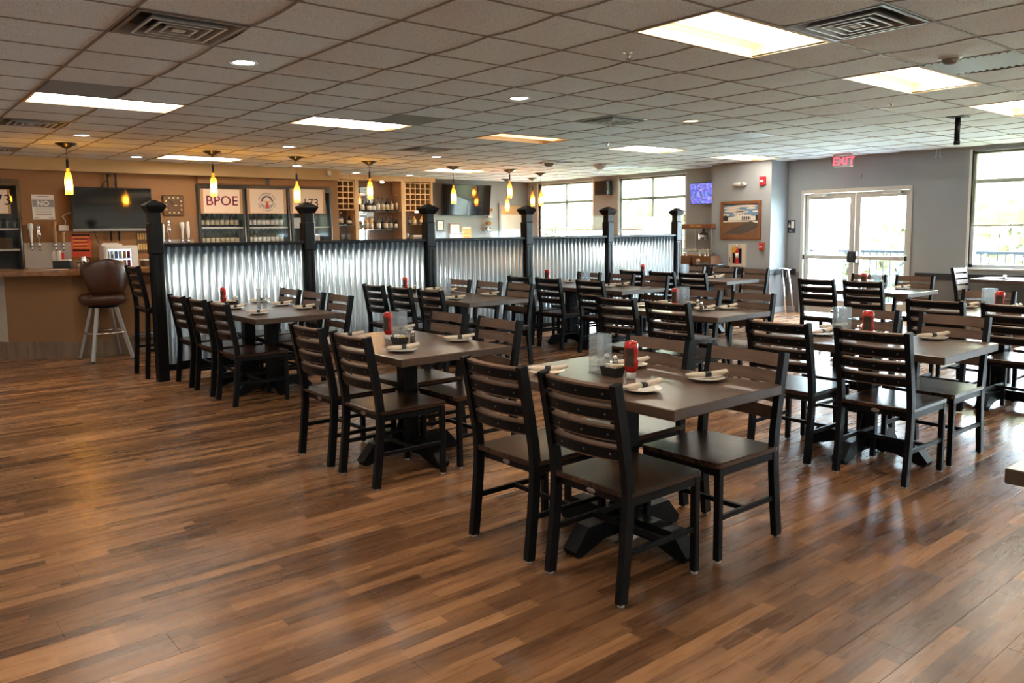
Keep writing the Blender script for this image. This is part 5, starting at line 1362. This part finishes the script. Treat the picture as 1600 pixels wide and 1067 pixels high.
q = PY(838, 289, YT-.1); t = thing('security_camera', 'small white security camera in the far wall corner', 'camera', (q.x, YT-.001, q.z)); MB().tube([(0, 0, 0), (0, -.06, 0)], .02, 8).build('bracket', 'white', t); MB().tube([(-.02, -.06, 0), (.02, -.18, -.03)], .04, 12).build('housing', 'white', t); MB().tube([(.018, -.178, -.029), (.021, -.188, -.032)], .025, 12).build('lens', 'black_gloss', t)
q = PY(513, 272, 13.68); t = thing('motion_sensor', 'small beige sensor on the soffit above the number sign', 'sensor', (q.x, 13.679, q.z-.03)); MB().cbox((-.04, -.05, 0), (.04, 0, .09), .012).build('housing', 'paper', t); MB().lathe([(.018, -.004), (.012, -.014)], 10, (0, -.025, 0)).build('lens', 'ink_gray', t)

# ================================================================ window wall things
Y0, Y1, z0, z1 = xrect(932, 283, 951, 305, XR-.15)
t = thing('wall_speaker', 'black loudspeaker on the grey pier between the far windows', 'speaker', (XR-.001, (Y0+Y1)/2, z0)); hw = (Y1-Y0)/2
MB().cbox((-.22, -hw, 0), (-.03, hw, z1-z0), .012).build('cabinet', 'black_plastic', t); MB().cbox((-.228, -hw+.02, .02), (-.2205, hw-.02, z1-z0-.02), .004).build('grille', 'ink', t); MB().cbox((-.03, -.04, .08), (0, .04, .2), .004).build('bracket', 'black_metal', t)
Y0, Y1, z0, z1 = xrect(1079, 285, 1122, 319, 12.65)
t = thing('television', 'lit wall television showing a blue broadcast beside the wall column', 'television', (12.68, (Y0+Y1)/2, z0), 0); hw = (Y1-Y0)/2; hh = z1-z0; t.rotation_euler = (0, math.radians(-6), 0)
MB().cbox((-.02, -hw, 0), (.025, hw, hh), .005).build('bezel', 'black_plastic', t); MB().box((-.024, -hw+.012, .015), (-.0205, hw-.012, hh-.012)).build('screen', 'tv_screen', t); MB().cbox((.025, -.1, .12), (.165, .1, .3), .005).build('wall_mount', 'black_metal', t)
# column face things (x = 12.3)
XC = 12.3
Y0, Y1, z0, z1 = xrect(1127, 314, 1190, 374, XC); w_, h_ = (Y1-Y0)/2, z1-z0
t = thing('painting', 'brown framed painting of a white clubhouse under clouds on the column', 'painting', (XC-.001, (Y0+Y1)/2, z0)); f = .055
mb = MB()
for s in (-1, 1): mb.cbox((-.035, s*w_, 0), (0, s*(w_-f), h_), .006)
mb.cbox((-.035, -w_+f, 0), (0, w_-f, f), .006); mb.cbox((-.035, -w_+f, h_-f), (0, w_-f, h_), .006); mb.build('frame', 'frame_oak', t)
def art(pts, lay, m, name):                                     # pts in (u right, v up), 0..1 of the canvas
    P_ = [(w_-f-(2*w_-2*f)*u, f+(h_-2*f)*v) for u, v in pts]; x = -.012-.0006*lay; MB().prism_x(P_, x-.0005, x).build(name, m, t)
art([(0, 0), (1, 0), (1, 1), (0, 1)], 0, 'paint_ground', 'canvas'); art([(0, .5), (1, .5), (1, 1), (0, 1)], 1, 'paint_sky', 'painted_sky')
for (u, v, a, b) in ((.25, .88, .24, .06), (.32, .78, .30, .07), (.62, .93, .36, .05), (.80, .86, .14, .045), (.92, .76, .10, .035), (.08, .66, .12, .05), (.55, .75, .2, .045)):
    art([(min(1, max(0, u+a*math.cos(2*PI*k_/14))), min(1, v+b*math.sin(2*PI*k_/14)*(1 if k_ < 7 else .5))) for k_ in range(14)], 2, 'paint_cloud', 'painted_cloud')
art([(0, .5), (.18, .5), (.16, .62), (.05, .66), (0, .62)], 3, 'paint_dark', 'painted_trees'); art([(.86, .5), (1, .5), (1, .66), (.92, .64)], 3, 'paint_dark', 'painted_trees')
art([(.14, .49), (.92, .49), (.92, .62), (.76, .63), (.40, .64), (.14, .59)], 4, 'paint_house', 'painted_clubhouse'); art([(.26, .65), (.30, .74), (.44, .73), (.80, .66), (.80, .63), (.40, .64)], 5, 'paint_cloud', 'painted_roof')
art([(.54, .50), (.78, .51), (.78, .61), (.54, .62)], 5, 'paint_dark', 'painted_porch')
for k_ in range(4): art([(.57+.06*k_, .50), (.585+.06*k_, .50), (.585+.06*k_, .62), (.57+.06*k_, .62)], 6, 'paint_house', 'painted_post')
for k_ in range(6): art([(.30+.08*k_, .66), (.33+.08*k_, .66), (.33+.08*k_, .69), (.30+.08*k_, .69)], 6, 'paint_dark', 'painted_window')
art([(.05, .10), (.25, .24), (.62, .40), (.78, .47), (1, .38), (1, .30), (.75, .14), (.4, .06)], 4, 'paint_road', 'painted_road'); art([(0, .44), (.7, .45), (1, .40), (1, .47), (0, .48)], 3, 'paint_cloud', 'painted_path')
t['label'] = 'brown framed painting of a white clubhouse under clouds on the column'
q = PX(1158, 288, XC); t = thing('emergency_light', 'white oval emergency light above the painting', 'emergency light', (XC-.001, q.y, q.z-.04))
mb = MB(); mb.T = Matrix.Diagonal((1, 1, .62, 1)) ; mb.tube([(-.05, -.13, .06), (-.05, -.09, .06), (-.05, .09, .06), (-.05, .12, .06)], .05, 14, True, [.03, .055, .055, .02]); mb.build('housing', 'white', t)
mb = MB(); mb.T = Matrix.Translation((-.085, -.08, .04)) @ Matrix.Rotation(-PI/2, 4, 'Y'); mb.lathe([(.032, 0), (.028, .022), (.0001, .026)], 14); mb.build('lamp_head', 'vent_gray', t)
q = PX(1193, 283, XC); t = thing('fire_strobe', 'red fire alarm strobe on the column', 'fire alarm', (XC-.001, q.y, q.z-.07)); MB().cbox((-.05, -.055, 0), (0, .055, .15), .008).build('housing', 'red', t); MB().cbox((-.075, -.03, .045), (-.05, .03, .09), .008).build('strobe_lens', 'white', t)
q = PX(1191, 385, XC); t = thing('fire_pull', 'red fire alarm pull station below the painting', 'fire alarm', (XC-.001, q.y, q.z-.07)); MB().cbox((-.03, -.05, 0), (0, .05, .145), .005).build('backing', 'tap_wood', t); MB().cbox((-.045, -.042, .012), (-.03, .042, .133), .004).build('station', 'red', t); MB().cbox((-.055, -.03, .05), (-.045, .03, .07), .003).build('handle', 'white', t)
Y0, Y1, z0, z1 = xrect(1140, 381, 1167, 424, XC); w_ = (Y1-Y0)/2; z0 = .80; h_ = z1-z0
t = thing('extinguisher_cabinet', 'beige fire extinguisher cabinet on the column', 'cabinet', (XC-.001, (Y0+Y1)/2, z0)); mb = MB()
for s in (-1, 1): mb.cbox((-.05, s*w_, 0), (0, s*(w_-.08), h_), .006)
mb.cbox((-.05, -w_+.08, 0), (0, w_-.08, .06), .006); mb.cbox((-.05, -w_+.08, h_-.08), (0, w_-.08, h_), .006); mb.build('frame', 'fire_box', t); MB().box((-.012, -w_+.08, .06), (-.002, w_-.08, h_-.08)).build('back', 'ink', t); MB().cbox((-.06, w_-.05, h_*.2), (-.05, w_-.035, h_*.45), .003).build('handle', 'chrome', t)
t2 = thing('fire_extinguisher', 'red fire extinguisher with orange tag inside the beige cabinet', 'fire extinguisher', (XC-.047, (Y0+Y1)/2, z0+.061)); MB().lathe([(.03, 0), (.032, .01), (.032, .24), (.02, .28), (.01, .30)], 14).build('cylinder', 'red', t2); MB().lathe([(.0325, .10), (.0325, .19)], 14).build('label', 'label_white', t2); MB().cbox((-.03, -.012, .30), (.012, .012, .335), .004).build('valve', 'chrome', t2)
mb = MB(); mb.T = Matrix.Translation((-.045, .02, .25)) @ Matrix.Rotation(.5, 4, 'X'); mb.cbox((-.002, -.035, -.05), (.002, .035, .05), .001); mb.build('tag', 'tag_orange', t2)
# wall things right of the column (x = XR)
Y0, Y1, z0, z1 = xrect(1230, 344, 1243, 364, XR); w_, h_ = (Y1-Y0)/2, z1-z0
t = thing('restroom_sign', 'dark sign with a white door pictogram left of the glass doors', 'sign', (XR-.001, (Y0+Y1)/2, z0)); MB().cbox((-.008, -w_, 0), (0, w_, h_), .003).build('plate', 'sign_navy', t)
MB().box((-.010, -w_*.75, h_*.38), (-.0082, -w_*.05, h_*.9)).build('door_pictogram', 'white', t); MB().prism_x([(w_*.7, h_*.45), (w_*.2, h_*.42), (w_*.1, h_*.55), (w_*.3, h_*.62), (w_*.45, h_*.8), (w_*.6, h_*.6)], -.010, -.0082).build('figure_pictogram', 'white', t)
text('lettering', 'EXIT', h_*.14, 'white', t, (-.0095, 0, h_*.16), FACE_X, .0006)
q = PZ(1318, 245, CZ-.005); t = thing('exit_sign', 'red EXIT sign hung from the ceiling before the glass doors', 'exit sign', (12.35, PX(1318, 252, 12.35).y, CZ-.004)); MB().cbox((-.03, -.16, -.03), (.03, .16, 0), .005).build('housing', 'alum', t); MB().box((-.004, -.16, -.205), (.004, .16, -.03)).build('clear_panel', 'acrylic', t); text('lettering', 'EXIT', .17, 'exit_red', t, (-.0065, 0, -.115), FACE_X, .0015, 1.08, .001)
Y0, Y1, z0, z1 = xrect(1338, 272, 1347, 278, XR); tag(MB().cbox((XR-.012, Y0, z0), (XR-.001, Y1, z1), .003).build('wall_plate', 'wall_gray'), 'small blank wall plate between exit sign and doors', 'wall plate')
q = PX(1468, 233, XR); t = thing('ceiling_wire', 'pair of short white wires hanging from the ceiling by the right wall', 'wire', (XR-.04, q.y, CZ-.004))
for s in (-1, 1): MB().tube([(0, .02*s, 0), (0, .03*s, -.06), (0, .025*s, -.10), (0, .05*s, -.13)], .005, 6).build('wire', 'white', t)
# chrome folding tray stand
a = PZ(1217, 488, 0); t = thing('tray_stand', 'folded chrome tray stand leaning by the column corner', 'tray stand', (12.55, 7.66, 0))
for s in (-1, 1):
    MB().tube([(s*.02, .04+s*.015, .76), (-.14, .0+s*.10-.02, .014)] if s < 0 else [(s*.02, -.06, .76), (.12, -.12, .014)], .015, 10).build('leg', 'chrome', t)
MB().tube([(-.05, .07, .76), (.0, .08, .79), (.08, -.07, .76)], .013, 8).build('top_rail', 'chrome', t); MB().cbox((-.03, -.05, .62), (.03, .05, .74), .006).build('strap', 'black_plastic', t)

# ================================================================ popcorn machine and crates
pcx, pcy = 12.42, 9.42
sd = thing('side_cabinet', 'dark low cabinet under the popcorn machine', 'cabinet', (12.45, 9.45, 0)); MB().cbox((-.30, -.40, .05), (.38, .44, .90), .006).build('body', 'black_plastic', sd); MB().cbox((-.33, -.41, .90), (.39, .46, .94), .004).build('top', 'black_metal', sd)
Y0, Y1, z0, z1 = xrect(1064, 350, 1113, 404, 12.2); hw = (Y1-Y0)/2; hh = z1-.94
t = thing('popcorn_machine', 'glass popcorn machine with red top beside the last screen post', 'popcorn machine', (12.42, min((Y0+Y1)/2, 9.42), .9405))
MB().cbox((-.24, -hw, 0), (.24, hw, .10), .006).build('base', 'steel', t); MB().cbox((-.26, -hw-.01, hh-.085), (.26, hw+.01, hh), .006).build('top_sign', 'crate_wood', t)
for sx in (-1, 1):
    for sy in (-1, 1): MB().cbox((sx*.24, sy*hw, .10), (sx*.215, sy*(hw-.03), hh-.085), .003).build('corner_post', 'steel', t)
for a, b in (((-.232, -hw+.03, .1), (-.228, hw-.03, hh-.085)), ((-.215, hw-.018, .1), (.215, hw-.014, hh-.085)), ((-.215, -hw+.014, .1), (.215, -hw+.018, hh-.085))): MB().box(a, b).build('pane', 'clear_glass', t)
MB().lathe([(.075, hh-.30), (.09, hh-.29), (.09, hh-.18), (.02, hh-.15), (.02, hh-.085)], 16).build('kettle', 'chrome', t)
mb = MB()
for k_ in range(160): c = Vector((random.uniform(-.2, .2), random.uniform(-hw+.04, hw-.04), .115+random.uniform(0, .05))); mb.add([c+Vector((.018, 0, 0)), c+Vector((-.018, 0, 0)), c+Vector((0, .018, 0)), c+Vector((0, -.018, 0)), c+Vector((0, 0, .016)), c+Vector((0, 0, -.014))], [(0, 2, 4), (2, 1, 4), (1, 3, 4), (3, 0, 4), (2, 0, 5), (1, 2, 5), (3, 1, 5), (0, 3, 5)])
k_ = mb.build('popcorn', 'popcorn', t); k_['kind'] = 'stuff'
text('lettering', 'POPCORN', .055, 'yellow_print', t, (-.262, 0, hh-.043), FACE_X, .0008); text('lettering', 'POPCORN', .055, 'yellow_print', t, (0, -hw-.0115, hh-.043), FACE_Y, .0008)
bt = thing('serving_table', 'black table carrying the wooden crates before the column', 'table', (11.80, 8.98, 0)); MB().cbox((-.26, -.52, .78), (.26, .56, .82), .004).build('tabletop', 'black_metal', bt)
for sx in (-1, 1):
    for sy in (-1, 1): MB().cbox((sx*.24, sy*.49, 0), (sx*.20, sy*.45, .78), .003).build('leg', 'black_metal', bt)
def crate(y, w_, lab):
    t = thing('wooden_crate', lab, 'crate', (11.78, y, .8205), 0, 'wooden crates on the serving table'); mb = MB(); mb.cbox((-.14, -w_, 0), (.14, w_, .015), .002); mb.build('base', 'crate_wood', t)
    for s in (-1, 1): MB().cbox((s*.14, -w_, .015), (s*.125, w_, .19), .002).build('side', 'crate_wood', t); MB().cbox((-.125, s*w_, .015), (.125, s*(w_-.015), .19), .002).build('end', 'crate_wood', t)
    mb = MB(); mb.T = Matrix.Translation((-.141, w_*.35, .10)) @ Matrix.Rotation(-PI/2, 4, 'Y'); mb.lathe([(.045, 0), (.045, .001), (.0001, .0012)], 18); mb.build('stamp', 'paper', t)
    return t
crate(9.22, .22, 'wooden crate with round stamp on the serving table, nearer the screen'); crate(8.76, .20, 'wooden crate on the serving table, nearer the column')
for k_ in range(7):
    y = 9.36-.045*k_ if k_ < 4 else 8.90-.09*(k_-4); t = thing('condiment_bottle', 'small pale bottle, %s from the left in the wooden crates' % ORD[k_], 'bottle', (11.78+.03*(k_ % 2), y, .836), 0, 'small bottles in the crates'); bottle_parts(t, .24+.012*(k_ % 3), .02, 'label_white', ['white', 'paper', 'cap_red'][k_ % 3], None)
hc = thing('high_chair', 'black wooden high chair standing before the column', 'high chair', (11.35, 8.35, 0))
for sx in (-1, 1):
    for sy in (-1, 1): MB().bar((sx*.22, sy*.22, 0), (sx*.16, sy*.17, .88), .03, .03).build('leg', 'black_plastic', hc)
MB().cbox((-.15, -.15, .50), (.15, .15, .52), .004).build('seat', 'black_plastic', hc)
for s in (-1, 1): MB().tube([(-.19, s*.18, .88), (.19, s*.18, .88)], .018, 8).build('arm_rail', 'black_plastic', hc); MB().bar((s*.19, -.18, .25), (s*.19, .18, .25), .025, .025).build('cross_bar', 'black_plastic', hc)
MB().tube([(-.17, -.19, .88), (-.17, .19, .88)], .018, 8).build('back_rail', 'black_plastic', hc); MB().cbox((-.172, -.16, .72), (-.150, .16, .84), .004).build('back_panel', 'black_plastic', hc)

# daylight portals at the glazed openings (guide sky light in, emit nothing themselves)
for (a, b, z0, z1) in ops:
    L = bpy.data.lights.new('window_portal', 'AREA'); L.shape = 'RECTANGLE'; L.size = b-a; L.size_y = z1-z0
    o = bpy.data.objects.new('window_portal', L); col.objects.link(o); o.location = (XR+.22, (a+b)/2, (z0+z1)/2)
    o.rotation_euler = Vector((-1, 0, 0)).to_track_quat('-Z', 'Y').to_euler(); L.size, L.size_y = b-a, z1-z0
    L.cycles.is_portal = True
